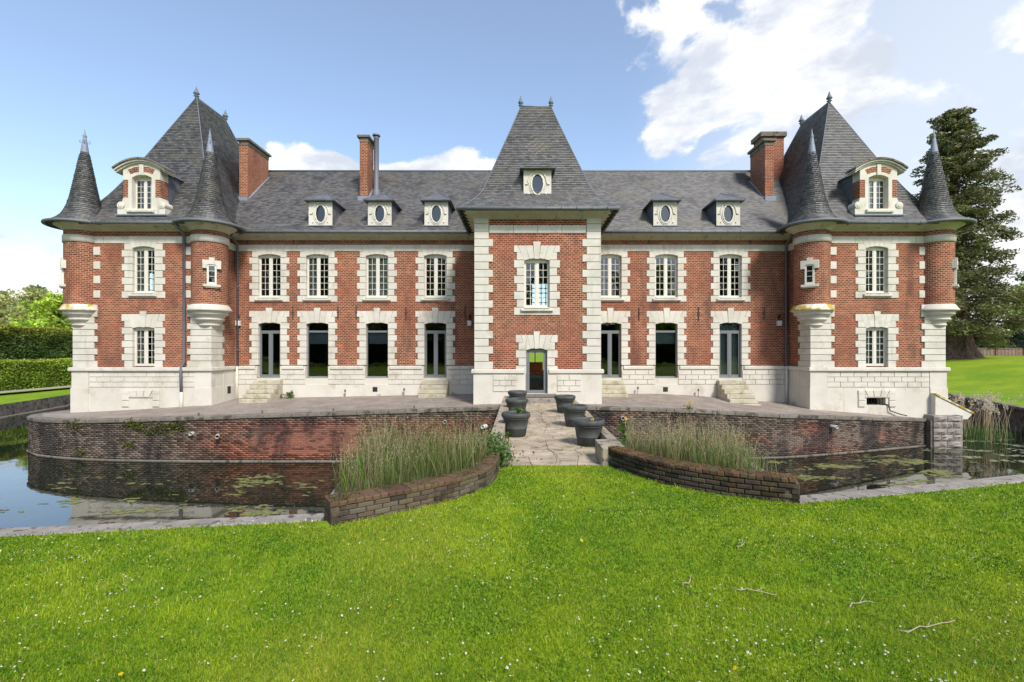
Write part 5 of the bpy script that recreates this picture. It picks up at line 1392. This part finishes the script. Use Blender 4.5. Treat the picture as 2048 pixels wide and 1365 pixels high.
def sequoia(x, y, z):
    t = thing('sequoia_tree', 'tall dark conifer with a broad fluted trunk behind the right pavilion', 'tree', (x, y, z)); rg = np.random.default_rng(5); H = 26.6
    m = MB(); m.smooth = True; n = 36; prev = None
    zs_ = [-.3, 0, .3, .8, 1.6, 3, 6, 10, 15, 20, 25]; rs = [2.5, 2.15, 1.9, 1.65, 1.45, 1.3, 1.1, .85, .55, .3, .08]
    for zz, r in zip(zs_, rs):
        ring = []
        for k in range(n):
            a = 2*math.pi*k/n; fl = 1+.12*math.sin(a*7+.6)*(1 if zz < 3 else .5)+.06*math.sin(a*17+zz); ring.append((r*fl*math.cos(a), r*fl*math.sin(a), zz))
        if prev:
            for k in range(n): m.face([prev[k], prev[(k+1) % n], ring[(k+1) % n], ring[k]])
        prev = ring
    m.build('trunk', BARK, t)
    prof_z = [1.5, 4.5, 7.5, 10, 14, 18, 21, 24, 27.2]; prof_r = [5.2, 7.0, 6.3, 4.6, 4.5, 4.1, 3.2, 2.0, .25]
    cs, rr, pp = [], [], []; lm = MB()
    nb = 136
    for i in range(nb):
        hz = 2.3+(H-2.5)*(i/nb)**.98; a = i*2.39996+rg.uniform(-.3, .3); L = np.interp(hz, prof_z, prof_r)*rg.uniform(.66, 1.02)
        droop = -.13*L+.45*(hz > 18); lift = .16*L
        tip = (L*math.cos(a), L*math.sin(a), hz+droop+rg.uniform(-.3, .3))
        limb(lm, (0, 0, hz-.3), tip, max(.04, .16*(1-hz/H)+.03), .02, lift*.3, 5)
        for k in range(int(3+L*1.35)):
            f_ = rg.uniform(.38, 1.03); w = .5+.12*L
            cs.append((tip[0]*f_+rg.normal()*.42, tip[1]*f_+rg.normal()*.42, hz+(tip[2]-hz)*f_+lift*math.sin(f_*math.pi)*.4+rg.normal()*.28))
            rr.append((w*rg.uniform(.7, 1.15), w*rg.uniform(.7, 1.15), w*.42)); pp.append(80)
    lm.build('limbs', BARK, t)
    v, f, c = clumps(cs, rr, pp, .17, (.145, .150, .055), .5, .45, 3, .42); cr = link('crown', raw_mesh('crown', v, f, 4, LEAF, c), t)
    return t
sequoia(46.9, 52, 1.25)

def broadleaf(seed, H, Rr, base, nclump=70, per=80, size=.22, trunk=.22, bare=.28):
    rg = np.random.default_rng(seed); m = MB(); cs, rr, pp = [], [], []
    m.tube([(0, 0, -.2), (rg.normal()*.1, rg.normal()*.1, H*.3), (rg.normal()*.2, rg.normal()*.2, H*.6), (0, 0, H*.88)], [trunk*1.3, trunk, trunk*.6, .04], 8)
    for i in range(nclump):
        a = rg.uniform(0, 2*math.pi); u = rg.uniform(bare, 1.0); k = math.sin(math.pi*min(1, (u-bare)/(1-bare)*.82+.15))**.7
        d_ = Rr*k*rg.uniform(.35, 1.0); c = (d_*math.cos(a), d_*math.sin(a), H*u)
        if i % 3 == 0: limb(m, (0, 0, H*u*.72), c, trunk*.3, .02, .1, 4)
        s = Rr*rg.uniform(.2, .38); cs.append(c); rr.append((s, s, s*.7)); pp.append(per)
    v, f, c = clumps(cs, rr, pp, size, base, .8, .35, seed+50)
    return m.mesh('trunk', BARK), raw_mesh('crown', v, f, 4, LEAF, c)
def plant_tree(name, label, loc, meshes, rz=0, sc=1.0, group=None):
    t = thing(name, label, 'tree', loc, rz, group); t.scale = (sc, sc, sc); link('trunk', meshes[0], t); link('crown', meshes[1], t); return t
GR1, GR2, GR3 = (.36, .48, .06), (.36, .37, .13), (.17, .24, .085)
tA = broadleaf(21, 10.5, 4.2, GR1, 80, 80, .26); tB = broadleaf(22, 11.5, 4.6, GR2, 60, 70, .24); tC = broadleaf(23, 12.5, 3.2, GR3, 70, 80, .24)
plant_tree('broadleaf_tree', 'bright lime green tree right behind the tall hedge beside the pavilion', (-63.5, 66, -1.3), tA, .3)
plant_tree('broadleaf_tree', 'olive spring tree in the middle behind the tall hedge', (-70.5, 70, -1.3), tB, 1.2)
plant_tree('dark_tree', 'dark green rounded tree rising above the olive trees', (-83, 82, -1.2), tC, 2.0, 1.08)
plant_tree('broadleaf_tree', 'pale yellow green tree at the left edge behind the hedge', (-77, 71, -1.3), tB, 2.6, .92)
plant_tree('dark_tree', 'slim bluish tree between the olive and lime trees', (-75, 80, -1.2), tC, .4, .85)
plant_tree('broadleaf_tree', 'hazy olive tree farthest left above the hedge', (-90, 83, -1.2), tB, 4.4, 1.1)
plant_tree('broadleaf_tree', 'mid green tree at the right edge beyond the fence', (72, 66, 1.3), tA, 1.0, .95)
plant_tree('dark_tree', 'dark tree beyond the ivy hedge at the right edge', (79, 74, 1.3), tC, 1.7, 1.0)
plant_tree('broadleaf_tree', 'leafy tree low behind the conifer and the fence', (66, 76, 1.3), tB, .2, .8)
# the park behind the photographer, mirrored in the window panes
PARK = ('far left', 'left', 'centre left', 'centre right', 'right', 'far right', 'outermost left', 'outermost right', 'broad left', 'slender left', 'broad middle', 'slender outer left')
for i, (x, y, k, sc) in enumerate(((-34, -34, tC, 1.5), (-20, -40, tB, 1.7), (-8, -44, tC, 1.6), (5, -46, tB, 1.5), (22, -38, tA, 1.6), (38, -40, tC, 1.6), (-50, -24, tB, 1.5), (55, -30, tB, 1.5), (-27, -36, tB, 1.75), (-41, -36, tC, 1.7), (-14, -42, tB, 1.6), (-57, -40, tC, 1.7))):
    plant_tree('park_tree', PARK[i]+' park tree behind the photographer, seen only mirrored in the windows', (x, y, 0), k, i*1.3, sc, 'park trees behind the camera')

def hedge(name, label, p0, p1, width, h, base, dens=260, size=.10, tops=None, seed=9):
    rg = np.random.default_rng(seed); p0, p1 = np.array(p0, float), np.array(p1, float); L = np.linalg.norm((p1-p0)[:2]); d_ = (p1-p0)/L; nn = np.array((-d_[1], d_[0], 0)); nn /= np.linalg.norm(nn)
    t = thing(name, label, 'hedge', tuple(p0)); n = int(L*(2*h+width)*dens)
    per = 2*h+width; q = rg.uniform(0, per, n); s = rg.uniform(0, L, n)
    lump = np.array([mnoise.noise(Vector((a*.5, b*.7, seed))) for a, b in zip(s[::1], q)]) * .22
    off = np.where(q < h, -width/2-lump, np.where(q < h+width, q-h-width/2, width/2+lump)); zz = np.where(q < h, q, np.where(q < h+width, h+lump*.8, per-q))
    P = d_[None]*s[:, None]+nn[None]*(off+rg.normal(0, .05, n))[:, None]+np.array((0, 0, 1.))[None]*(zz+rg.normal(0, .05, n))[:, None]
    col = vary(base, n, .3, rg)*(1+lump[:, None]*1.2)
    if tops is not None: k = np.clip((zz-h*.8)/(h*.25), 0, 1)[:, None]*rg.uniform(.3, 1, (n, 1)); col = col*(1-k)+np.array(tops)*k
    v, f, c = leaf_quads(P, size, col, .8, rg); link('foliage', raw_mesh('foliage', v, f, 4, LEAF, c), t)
    m = MB(); A = p0*0; e = width/2-.18
    q_ = [A+nn*e, A+d_*L+nn*e, A+d_*L-nn*e, A-nn*e]; hh = h-.2
    for a, b in ((0, 1), (1, 2), (2, 3), (3, 0)): m.face([tuple(q_[a]), tuple(q_[b]), tuple(q_[b]+(0, 0, hh)), tuple(q_[a]+(0, 0, hh))])
    m.face([tuple(x+np.array((0, 0, hh))) for x in q_]); m.build('twigs', SOIL, t); return t
hedge('clipped_hedge', 'lower clipped bright green hedge across the moat on the left', (-43.3, 28, -1.25), (-43.3, 62, -1.45), 2.2, 2.45, (.19, .28, .03), 330, .10, (.40, .45, .05), 31)
hedge('clipped_hedge', 'taller dark green hedge with yellow tips behind the lower hedge', (-52, 34, -1.2), (-52, 80, -1.4), 3.0, 5.6, (.08, .13, .028), 210, .15, (.45, .42, .05), 32)
hedge('reflection_hedge', 'long leafy hedge added behind the camera to hide the bright horizon mirrored in the windows', (-75, -52, 0), (75, -52, 0), 4, 7, (.07, .10, .03), 9, .5, None, 34)  # unseen hedge, added to block the bright horizon in window reflections
hedge('ivy_hedge', 'dark ivy hedge behind the iron fence on the right', (48, 66.5, 1.25), (84, 65, 1.25), 2.0, 3.2, (.022, .045, .022), 150, .15, None, 33)
m = MB(); m.face([(-40.9, 26, -1.20), (-39.3, 26, -1.20), (-39.6, 64, -1.19), (-41.3, 64, -1.19)]); 
gp = m.build('path', GRAVEL); gp.location.z = .06; tag(gp, 'pale gravel path along the hedge foot', 'path', kind='structure')
t = thing('low_brick_wall', 'low pinkish brick wall behind the iron fence on the right', 'wall', (47, 63.5, 1.2)); m = MB(); m.box(0, 34, 0, .35, -.4, 1.0); m.build('wall_face', OLDBRICK, t); m = MB(); m.box(0, 34, -.06, .41, 1.0, 1.1); m.build('wall_coping', COPING, t)
t = thing('iron_fence', 'thin black iron fence along the far edge of the right lawn', 'fence', (49, 60.5, 1.22))
for k in range(9): block('post', t, k*3.6-.05, k*3.6+.05, -.05, .05, -.2, 1.75, IRON, .005)
for k in range(64): block('picket', t, .25+k*.45, .275+k*.45, -.012, .012, .05, 1.45, IRON, .003)
for z in (.12, .85, 1.4): block('rail', t, 0, 28.9, -.018, .018, z, z+.035, IRON, .004)

# ---- mown grass ----------------------------------------------------------------------------------
lw = np.array(lwall)[:, :2]; rw = np.array(rwall)[:, :2]
def on_lawn(x, y):
    near = np.where(x < .7, np.interp(x, [-26, -16, -11, -6.2, -2.6, .7], [7.5, 5.0, 5.35, 5.72, 6.25, 6.58]), np.interp(x, [.7, 3.97, 6, 8.3, 14], [6.58, 6.93, 7.42, 8.0, 10.2]))
    xl = np.interp(y, lw[::-1, 1], lw[::-1, 0]); xr = np.interp(y, rw[::-1, 1], rw[::-1, 0])
    head = (y < 9.2) & (x > xl+.01) & (x < xr-.01) & (y > 5.9)
    kerb = near-.01
    return ((y < kerb) & ~((y > 6.0) & (x < xl) & (x > -2.6)) & ~((x > xr) & (y > 6.9) & (x < 4.0))) | head
def lawn_pts(n_try, y0, y1, rg, power=1.0):
    y = y0*(y1/y0)**rg.uniform(0, 1, n_try); x = rg.uniform(-1.16, 1.12, n_try)*y
    if power < 0: x = np.sign(rg.uniform(-1, 1, n_try))*(1.10*y+9*rg.uniform(0, 1, n_try)**1.7)
    k = on_lawn(x, y); return x[k], y[k]
def nz(x, y, s, o=0.0): return np.array([mnoise.noise(Vector((a*s, b*s, o))) for a, b in zip(x, y)])
def grass(n_try, y0, y1, hmin, hmax, wd, seed, power=1):
    rg = np.random.default_rng(seed); x, y = lawn_pts(n_try, y0, y1, rg, power); n = len(x)
    patch = .8*nz(x, y, .55, 2.0)+.9*nz(x, y, 2.1, 5.0)+.7*nz(x, y, 6, 7.0)
    h = rg.uniform(hmin, hmax, n)*(1+.35*patch); a = rg.uniform(0, 2*math.pi, n); ln = rg.uniform(.15, .9, n)*h
    dx, dy = np.cos(a), np.sin(a); b = rg.uniform(0, 2*math.pi, n); wd = wd*y; px_, py_ = np.cos(b)*wd, np.sin(b)*wd
    z = np.zeros(n); S_ = lambda X, Y, Z: np.stack([X, Y, Z], 1)
    v = np.stack([S_(x-px_, y-py_, z-.01), S_(x+px_, y+py_, z-.01), S_(x+px_*.7+dx*ln*.35, y+py_*.7+dy*ln*.35, h*.62), S_(x-px_*.7+dx*ln*.35, y-py_*.7+dy*ln*.35, h*.62), S_(x+dx*ln, y+dy*ln, h)], 1).reshape(-1, 3)
    k = np.arange(n)[:, None]*5; f = np.concatenate([k+np.array([[0, 1, 2]]), k+np.array([[0, 2, 3]]), k+np.array([[3, 2, 4]])])
    t_ = np.clip(.5+patch*.75+rg.normal(0, .2, n), 0, 1)[:, None]; c = np.array((.058, .165, .006))*(1-t_)+np.array((.36, .46, .022))*t_
    far_dry = np.clip(nz(x, y, .38, 21.0)*1.6-.25, 0, .55)[:, None]; c = c*(1-far_dry)+np.array((.46, .42, .06))*far_dry
    dry = (rg.uniform(0, 1, n) < .05+.12*np.clip(nz(x, y, .9, 8.0), 0, 1))[:, None]; c = np.where(dry, np.array((.55, .48, .16)), c)*rg.uniform(.7, 1.25, (n, 1))
    return v, f, np.repeat(c, 5, axis=0)
vs, fs, cs_ = [], [], []; off = 0
for args in ((240000, 2.95, 10.4, .010, .034, .0009, 1), (22000, 2.95, 10.4, .035, .07, .0007, 2), (150000, 1.6, 11, .012, .04, .0013, 3, -1), (60000, 1.2, 3.0, .012, .04, .0013, 4)):
    v, f, c = grass(*args); vs.append(v); fs.append(f+off); cs_.append(c); off += len(v)
tag(link('grass', raw_mesh('grass', np.concatenate(vs), np.concatenate(fs), 3, BLADE, np.concatenate(cs_))), 'short mown grass blades of the foreground lawn', 'grass', kind='stuff')
rg = np.random.default_rng(77)                    # clover and plantain leaves between the blades
x, y = lawn_pts(150000, 2.95, 9.5, rg, 1.2); k = nz(x, y, .8, 4.0)+rg.normal(0, .25, len(x)) > .02; x, y = x[k], y[k]
P = np.stack([x, y, rg.uniform(.012, .04, len(x))], 1); v, f, c = leaf_quads(P, .0016*y, vary((.10, .23, .018), len(x), .35, rg), .7, rg, .75)
tag(link('clover', raw_mesh('clover', v, f, 4, BLADE, c)), 'clover leaves scattered through the lawn', 'clover', kind='stuff')
def flowers(n_try, seed, r, petal, heart, thr, name, label, hz=.05, cap=99999):
    rg = np.random.default_rng(seed); x, y = lawn_pts(n_try, 3.0, 9.0, rg, 1.1); k = nz(x, y, .7, 11.0+seed)+rg.normal(0, .3, len(x)) > thr; x, y = x[k][:cap], y[k][:cap]; n = len(x); q = 10
    a = np.arange(q)*2*math.pi/q; rr = np.where(np.arange(q) % 2, 1.0, .72); tilt = rg.normal(0, .35, (n, 2)); z0 = rg.uniform(hz*.7, hz*1.2, n)
    s = r*rg.uniform(.7, 1.2, n); ex = s[:, None]*np.cos(a)*rr; ey = s[:, None]*np.sin(a)*rr
    ring = np.stack([x[:, None]+ex, y[:, None]+ey, z0[:, None]+ex*tilt[:, :1]+ey*tilt[:, 1:]], 2); cen = np.stack([x, y, z0+.003], 1)[:, None]
    i2 = np.stack([x[:, None]+ex*.33, y[:, None]+ey*.33, z0[:, None]+.004+ex*tilt[:, :1]*.33+ey*tilt[:, 1:]*.33], 2); c2 = np.stack([x, y, z0+.008], 1)[:, None]
    v = np.concatenate([ring, cen, i2, c2], 1).reshape(-1, 3); k = np.arange(n)[:, None]*(2*q+2)
    f = np.concatenate([k+np.array([[j, (j+1) % q, q]]) for j in range(q)]+[k+np.array([[q+1+j, q+1+(j+1) % q, 2*q+1]]) for j in range(q)])
    c = np.tile(np.concatenate([np.tile(petal, (q+1, 1)), np.tile(heart, (q+1, 1))]), (n, 1)); tag(link(name, raw_mesh(name, v, f, 3, BLADE, c)), label, 'flower', kind='stuff')
flowers(4200, 5, .0085, (.80, .80, .76), (.65, .45, .03), .22, 'daisies', 'tiny white daisies dotted over the lawn')
flowers(160, 9, .017, (.75, .55, .02), (.70, .45, .01), .35, 'dandelions', 'a few yellow dandelion heads in the lawn', .06, 9)
def twig(px0, py0, px1, py1, label, r=.0055):
    y0, y1 = EYE*F/(py0-PY), EYE*F/(py1-PY); a, b = Vector((lx(px0, y0), y0, .022)), Vector((lx(px1, y1), y1, .022)); rg = random.Random(px0); m = MB()
    pts = [a.lerp(b, i/6)+Vector((rg.gauss(0, .015), rg.gauss(0, .02), rg.uniform(0, .02))) for i in range(7)]; m.tube(pts, [r*(1-.08*i) for i in range(7)], 6)
    q = pts[3]; m.tube([q, q+(b-a).normalized()*.12+Vector((0, .06, .03))], [r*.6, r*.2], 5)
    c = sum(pts, Vector())/7; o = m.build('twig', TWIG); tag(o, label, 'twig', 'fallen twigs on the lawn')
twig(1362, 1176, 1385, 1158, 'short pale fallen twig below the middle of the lawn'); twig(1466, 1181, 1557, 1198, 'long thin fallen twig lying across the lawn')
twig(1697, 1218, 1742, 1208, 'small fallen twig on the right of the lawn'); twig(1800, 1270, 1917, 1252, 'longest branched twig at lower right of the lawn', .005); twig(1474, 1102, 1489, 1090, 'tiny fallen twig nearest the curved brick wall')

# ---- tall dry grasses in the beds --------------------------------------------------------------------
def inside(poly, x, y):
    r = np.zeros(len(x), bool); j = len(poly)-1
    for i in range(len(poly)):
        xi, yi = poly[i]; xj, yj = poly[j]; c = ((yi > y) != (yj > y)) & (x < (xj-xi)*(y-yi)/(yj-yi+1e-12)+xi); r ^= c; j = i
    return r
def tall_grass(poly, n_try, seed, hfun, name, label, straw):
    rg = np.random.default_rng(seed); px_, py_ = zip(*poly); x = rg.uniform(min(px_), max(px_), n_try); y = rg.uniform(min(py_), max(py_), n_try); k = inside(poly, x, y) & (nz(x, y, 2.2, seed)+rg.normal(0, .3, n_try) > -.3); x, y = x[k], y[k]; n = len(x)
    h = hfun(x, y)*np.clip(rg.normal(.74, .24, n)+.35*nz(x, y, 1.7, seed+4.0), .25, 1.35); a = rg.uniform(0, 2*math.pi, n); ln = h*np.abs(rg.normal(.10, .22, n)); dx, dy = np.cos(a)*ln, np.sin(a)*ln; b = rg.uniform(0, math.pi, n); w = rg.uniform(.0022, .0045, n); wx, wy = np.cos(b)*w, np.sin(b)*w
    L = []
    for t, kx in ((0, 1.0), (.35, .9), (.7, .6), (1.0, .12)):
        X, Y, Z = x+dx*t**1.8, y+dy*t**1.8, .16+h*t*(1-.06*t); L += [np.stack([X-wx*kx, Y-wy*kx, Z], 1), np.stack([X+wx*kx, Y+wy*kx, Z], 1)]
    v = np.stack(L, 1).reshape(-1, 3); k = np.arange(n)[:, None]*8; f = np.concatenate([k+np.array([q]) for q in ((0, 1, 3, 2), (2, 3, 5, 4), (4, 5, 7, 6))])
    st = np.clip(rg.normal(straw, .3, n)+.35*nz(x, y, 1.2, 3.3), 0, 1)[:, None]; low = np.array((.10, .155, .022))*(1-st)+np.array((.16, .15, .05))*st; top = np.array((.16, .19, .045))*(1-st)+np.array((.50, .42, .25))*st
    kk = rg.uniform(.7, 1.25, (n, 1)); c = np.stack([low*kk, low*kk, (low*.7+top*.3)*kk, (low*.7+top*.3)*kk, top*kk, top*kk, top*kk, top*kk], 1).reshape(-1, 3)
    sel = np.where((st[:, 0] > .4) & (h > .45))[0]; sel = np.repeat(sel, 5); q = rg.uniform(.78, 1.02, len(sel))
    P = np.stack([x[sel]+dx[sel]*q**1.8+rg.normal(0, .008, len(sel)), y[sel]+dy[sel]*q**1.8+rg.normal(0, .008, len(sel)), .16+h[sel]*q*(1-.06*q)], 1)
    v2, f2, c2 = leaf_quads(P, .016, vary((.50, .41, .25), len(P), .25, rg), 2.5, rg, .22)
    nb = n//6; bi = rg.choice(n, nb, replace=False); bx, by = x[bi], y[bi]; bh = rg.uniform(.18, .5, nb); ba = rg.uniform(0, 2*math.pi, nb); bl_ = bh*rg.uniform(.3, 1.1, nb); bw = rg.uniform(.004, .009, nb)
    qx, qy = -np.sin(ba)*bw, np.cos(ba)*bw; L = []
    for t, kx in ((0, .8), (.4, 1.0), (.75, .7), (1.0, .1)):
        X, Y, Z = bx+np.cos(ba)*bl_*t**1.6, by+np.sin(ba)*bl_*t**1.6, .16+bh*np.sin(t*1.9); L += [np.stack([X-qx*kx, Y-qy*kx, Z], 1), np.stack([X+qx*kx, Y+qy*kx, Z], 1)]
    v3 = np.stack(L, 1).reshape(-1, 3); k = np.arange(nb)[:, None]*8; f3 = np.concatenate([k+np.array([q]) for q in ((0, 1, 3, 2), (2, 3, 5, 4), (4, 5, 7, 6))]); c3 = np.repeat(vary((.10, .19, .025), nb, .45, rg), 8, axis=0)
    tag(link(name, raw_mesh(name, np.concatenate([v, v2, v3]), np.concatenate([f, f2+len(v), f3+len(v)+len(v2)]), 4, BLADE, np.concatenate([c, c2, c3]))), label, 'grass', kind='stuff')
tall_grass(lbed, 3700, 41, lambda x, y: .56+.28*np.clip((y-6.6)/1.6, 0, 1), 'tall_grass', 'tall wispy green and straw grass filling the left bed', .42)
tall_grass(rbed, 3700, 42, lambda x, y: .46+.33*np.clip((y-7.6)/1.3, 0, 1), 'tall_grass', 'tall dry beige grass filling the right bed', .62)
# ivy over the left parapet end
rg = np.random.default_rng(61); n = 1500
P = np.stack([rg.normal(-.62, .26, n), rg.normal(9.55, .42, n), rg.uniform(.12, .50, n)], 1); P[:, 2] -= np.clip((P[:, 0]+.42)*1.2, 0, .4)
P2 = np.stack([rg.normal(-.38, .08, 420), rg.uniform(9.0, 9.3, 420), rg.uniform(.0, .34, 420)], 1); P3 = np.stack([rg.normal(-.9, .3, 500), rg.normal(8.9, .5, 500), rg.uniform(.18, .42, 500)], 1)
P = np.concatenate([P, P2, P3]); v, f, c = leaf_quads(P, .028, vary((.085, .15, .03), len(P), .4, rg), .9, rg, .8)
t = thing('ivy', 'green ivy spilling over the near left end of the bridge parapet', 'ivy', (-.6, 9.4, .02)); link('leaves', raw_mesh('leaves', v-np.array((-.6, 9.4, .02)), f, 4, LEAF, c), t)
m = MB(); [m.tube([(rg.uniform(-.4, .3), rg.uniform(-.6, .2), -.02), (rg.uniform(-.4, .3), rg.uniform(-.6, .3), .3)], .006, 5) for _ in range(12)]; m.build('stems', TWIG, t)
# weeds: label, centre, spread, height, leaves, flower colour
def weed(label, x, y, z, spread, h, n, flower=None, seed=0, nf=3):
    rg = np.random.default_rng(seed+300); t = thing('weed', label, 'weed', (x, y, z)); P = np.stack([rg.normal(0, spread, n), rg.normal(0, spread*.7, n), rg.uniform(.0, h, n)], 1)
    v, f, c = leaf_quads(P, h*.22, vary((.07, .14, .02), n, .35, rg), 1.2, rg, .35); link('leaves', raw_mesh('leaves', v, f, 4, LEAF, c), t)
    if flower:
        Q = np.stack([rg.normal(0, spread*.8, nf*14), rg.normal(0, spread*.5, nf*14), np.full(nf*14, h*1.25)], 1); cen = Q[::14].repeat(14, 0); Q = cen+rg.normal(0, .018, Q.shape)
        v, f, c = leaf_quads(Q, .022, vary(flower, len(Q), .15, rg), .8, rg, .8); link('flowers', raw_mesh('flowers', v, f, 4, LEAF, c), t)
        m = MB(); [m.tube([(q[0]*.5, q[1]*.5, 0), tuple(q)], .005, 5) for q in cen[::14]]; m.build('stems', TWIG, t)
YEL = (.75, .58, .02)
weed('dandelion flowers rooted on the right moat wall top', lx(1377, 19.35), 19.32, -.22, .10, .22, 60, YEL, 1, 6)
weed('yellow flower growing beside the right parapet in front of the moat wall', 2.25, 10.4, .12, .05, .5, 30, YEL, 2, 1)
weed('bushy dandelion plant right of the leftmost steps', lx(580, 23.7), 23.68, terr_z(-11.5, 23.7), .09, .30, 120, None, 3); weed('small weed tuft touching the leftmost steps', lx(563, 23.7), 23.7, terr_z(-11.9, 23.7), .08, .2, 60, None, 4)
weed('low weed at the wall foot under the second fixed window', lx(757, 23.7), 23.75, terr_z(-7.1, 23.7), .07, .12, 40, None, 5); weed('low weed right of the tower-side left steps', lx(905, 23.7), 23.75, terr_z(-3.4, 23.7), .08, .12, 40, None, 6)
weed('weeds at the inner corner of the right pavilion', lx(1592, 23.4), 23.3, terr_z(13.1, 23.3), .15, .16, 110, None, 7)
weed('weed with a dandelion in the middle right pot', 1.49, 13.8, .47, .10, .18, 60, YEL, 8, 1); weed('grass tuft growing in the nearest left pot', -.08, 12.3, .47, .08, .26, 70, None, 9); weed('small dandelion in the nearest right pot', 1.72, 11.05, .47, .07, .12, 40, YEL, 10, 1)
weed('ivy sprig at the foot of the nearest left pot', -.34, 12.0, .0, .05, .16, 50, None, 11)
# reeds in the far right corner of the moat
rg = np.random.default_rng(81); n = 520; x = rg.normal(22.4, .75, n); y = rg.normal(23.6, .6, n); h = np.where(rg.uniform(0, 1, n) < .14, rg.uniform(1.5, 2.3, n), rg.uniform(.5, 1.0, n))
a = rg.uniform(0, 2*math.pi, n); ln = h*rg.uniform(.02, .35, n); dx, dy = np.cos(a)*ln, np.sin(a)*ln; w = .011; L = []
for t_, kx in ((0, 1.), (.5, .8), (1., .25)): X, Y, Z = x+dx*t_**1.6, y+dy*t_**1.6, WZ-.1+h*t_; L += [np.stack([X-w*kx, Y, Z], 1), np.stack([X+w*kx, Y, Z], 1)]
v = np.stack(L, 1).reshape(-1, 3); k = np.arange(n)[:, None]*6; f = np.concatenate([k+np.array([q]) for q in ((0, 1, 3, 2), (2, 3, 5, 4))]); tall = (h > 1.3)[:, None]
c = np.where(tall, np.array((.42, .33, .20)), np.array((.06, .13, .03)))*rg.uniform(.7, 1.25, (n, 1)); c = np.repeat(c, 6, axis=0)
sel = np.repeat(np.where(h > 1.5)[0], 22); P = np.stack([x[sel]+dx[sel]+rg.normal(0, .045, len(sel)), y[sel]+dy[sel]+rg.normal(0, .045, len(sel)), WZ-.1+h[sel]+rg.normal(0, .07, len(sel))], 1)
v2, f2, c2 = leaf_quads(P, .045, vary((.62, .54, .42), len(P), .2, rg), 1.2, rg, .4)
tag(link('reeds', raw_mesh('reeds', np.concatenate([v, v2]), np.concatenate([f, f2+len(v)]), 4, BLADE, np.concatenate([c, c2]))), 'dry plumed reeds and green rushes in the right corner of the moat', 'reeds', kind='stuff')
# floating algae rafts
def algae(name, label, x0, x1, y0, y1, seed, thr, cell=.05, col=(.26, .27, .10)):
    xs_, ys_ = np.arange(x0, x1, cell*2), np.arange(y0, y1, cell); V = []
    for yy in ys_:
        for xx in xs_:
            e = min(1, (xx-x0)/1.2, (x1-xx)/1.2, (yy-y0)/.8, (y1-yy)/.8)
            q = mnoise.fractal(Vector((xx*.5, yy*1.25, seed)), .8, 2.1, 6)+.6*mnoise.noise(Vector((xx*4, yy*8, seed)))
            if q*.6 > thr+(1-e)*.3: V.append((xx, yy))
    V = np.array(V); n = len(V); rg = np.random.default_rng(seed); j = rg.uniform(-.3, .3, (n, 4, 2))*cell
    d_ = np.array([(0, 0), (2*cell, 0), (2*cell, cell), (0, cell)])*1.05; v = np.concatenate([V[:, None]+d_[None]+j, np.full((n, 4, 1), WZ+.006)], 2); v[:, :, 2] += rg.uniform(0, .003, (n, 1)); f = np.arange(4*n).reshape(n, 4)
    tag(link(name, raw_mesh(name, v.reshape(-1, 3), f, 4, LEAF, np.repeat(vary(col, n, .3, rg), 4, axis=0))), label, 'algae', kind='stuff')
algae('algae', 'yellow green algae rafts floating before the left moat wall', -16.5, -5.5, 12.2, 17.8, 4, .31)
algae('algae', 'pale algae rafts floating before the right moat wall', 8.5, 18.2, 13.2, 20.3, 15, .25)
algae('algae', 'streaks of pale algae beyond the rough stone pier', 17.5, 25.5, 16.5, 24, 25, .17, .06, (.36, .36, .24))

rg = np.random.default_rng(91); n = 900; x = rg.uniform(-17, 22, n); y = rg.uniform(9.5, 21, n); k = np.abs(x-.7) > 4.5; x, y = x[k], y[k]
v, f, c = leaf_quads(np.stack([x, y, np.full(len(x), WZ+.012)], 1), .035, vary((.20, .20, .09), len(x), .5, rg), .05, rg, .5); v[:, 2] = WZ+.009
tag(link('floating_leaves', raw_mesh('floating_leaves', v, f, 4, LEAF, c)), 'scattered leaf specks floating on the moat', 'leaves', kind='stuff')

# moss cushions creeping over the bed walls
for path, side, seed, h in ((lwall, -1, 5, .30), (rwall, 1, 6, .36)):
    rg = np.random.default_rng(seed); arr = np.array(path); i = rg.uniform(0, len(arr)-1.01, 2600); j = i.astype(int); fr = (i-j)[:, None]; p = arr[j]*(1-fr)+arr[j+1]*fr
    d_ = arr[np.minimum(j+1, len(arr)-1)]-arr[j]; d_ /= np.linalg.norm(d_, axis=1)[:, None]; nn = np.stack([d_[:, 1], -d_[:, 0]], 1)*side; off = -rg.uniform(.0, .33, len(p)); P = np.stack([p[:, 0]+nn[:, 0]*off, p[:, 1]+nn[:, 1]*off, np.full(len(p), h+.004)], 1)
    k = nz(P[:, 0]*1.0, P[:, 1], 3.2, seed)+rg.normal(0, .15, len(P)) > .02; P = P[k]
    v, f, c = leaf_quads(P, .012, vary((.17, .105, .035) if side > 0 else (.12, .095, .04), len(P), .4, rg), .5, rg, .9)
    tag(link('moss', raw_mesh('moss', v, f, 4, LEAF, c)), 'rusty moss on top of the %s curved bed wall' % ('right' if side > 0 else 'left'), 'moss', kind='stuff')
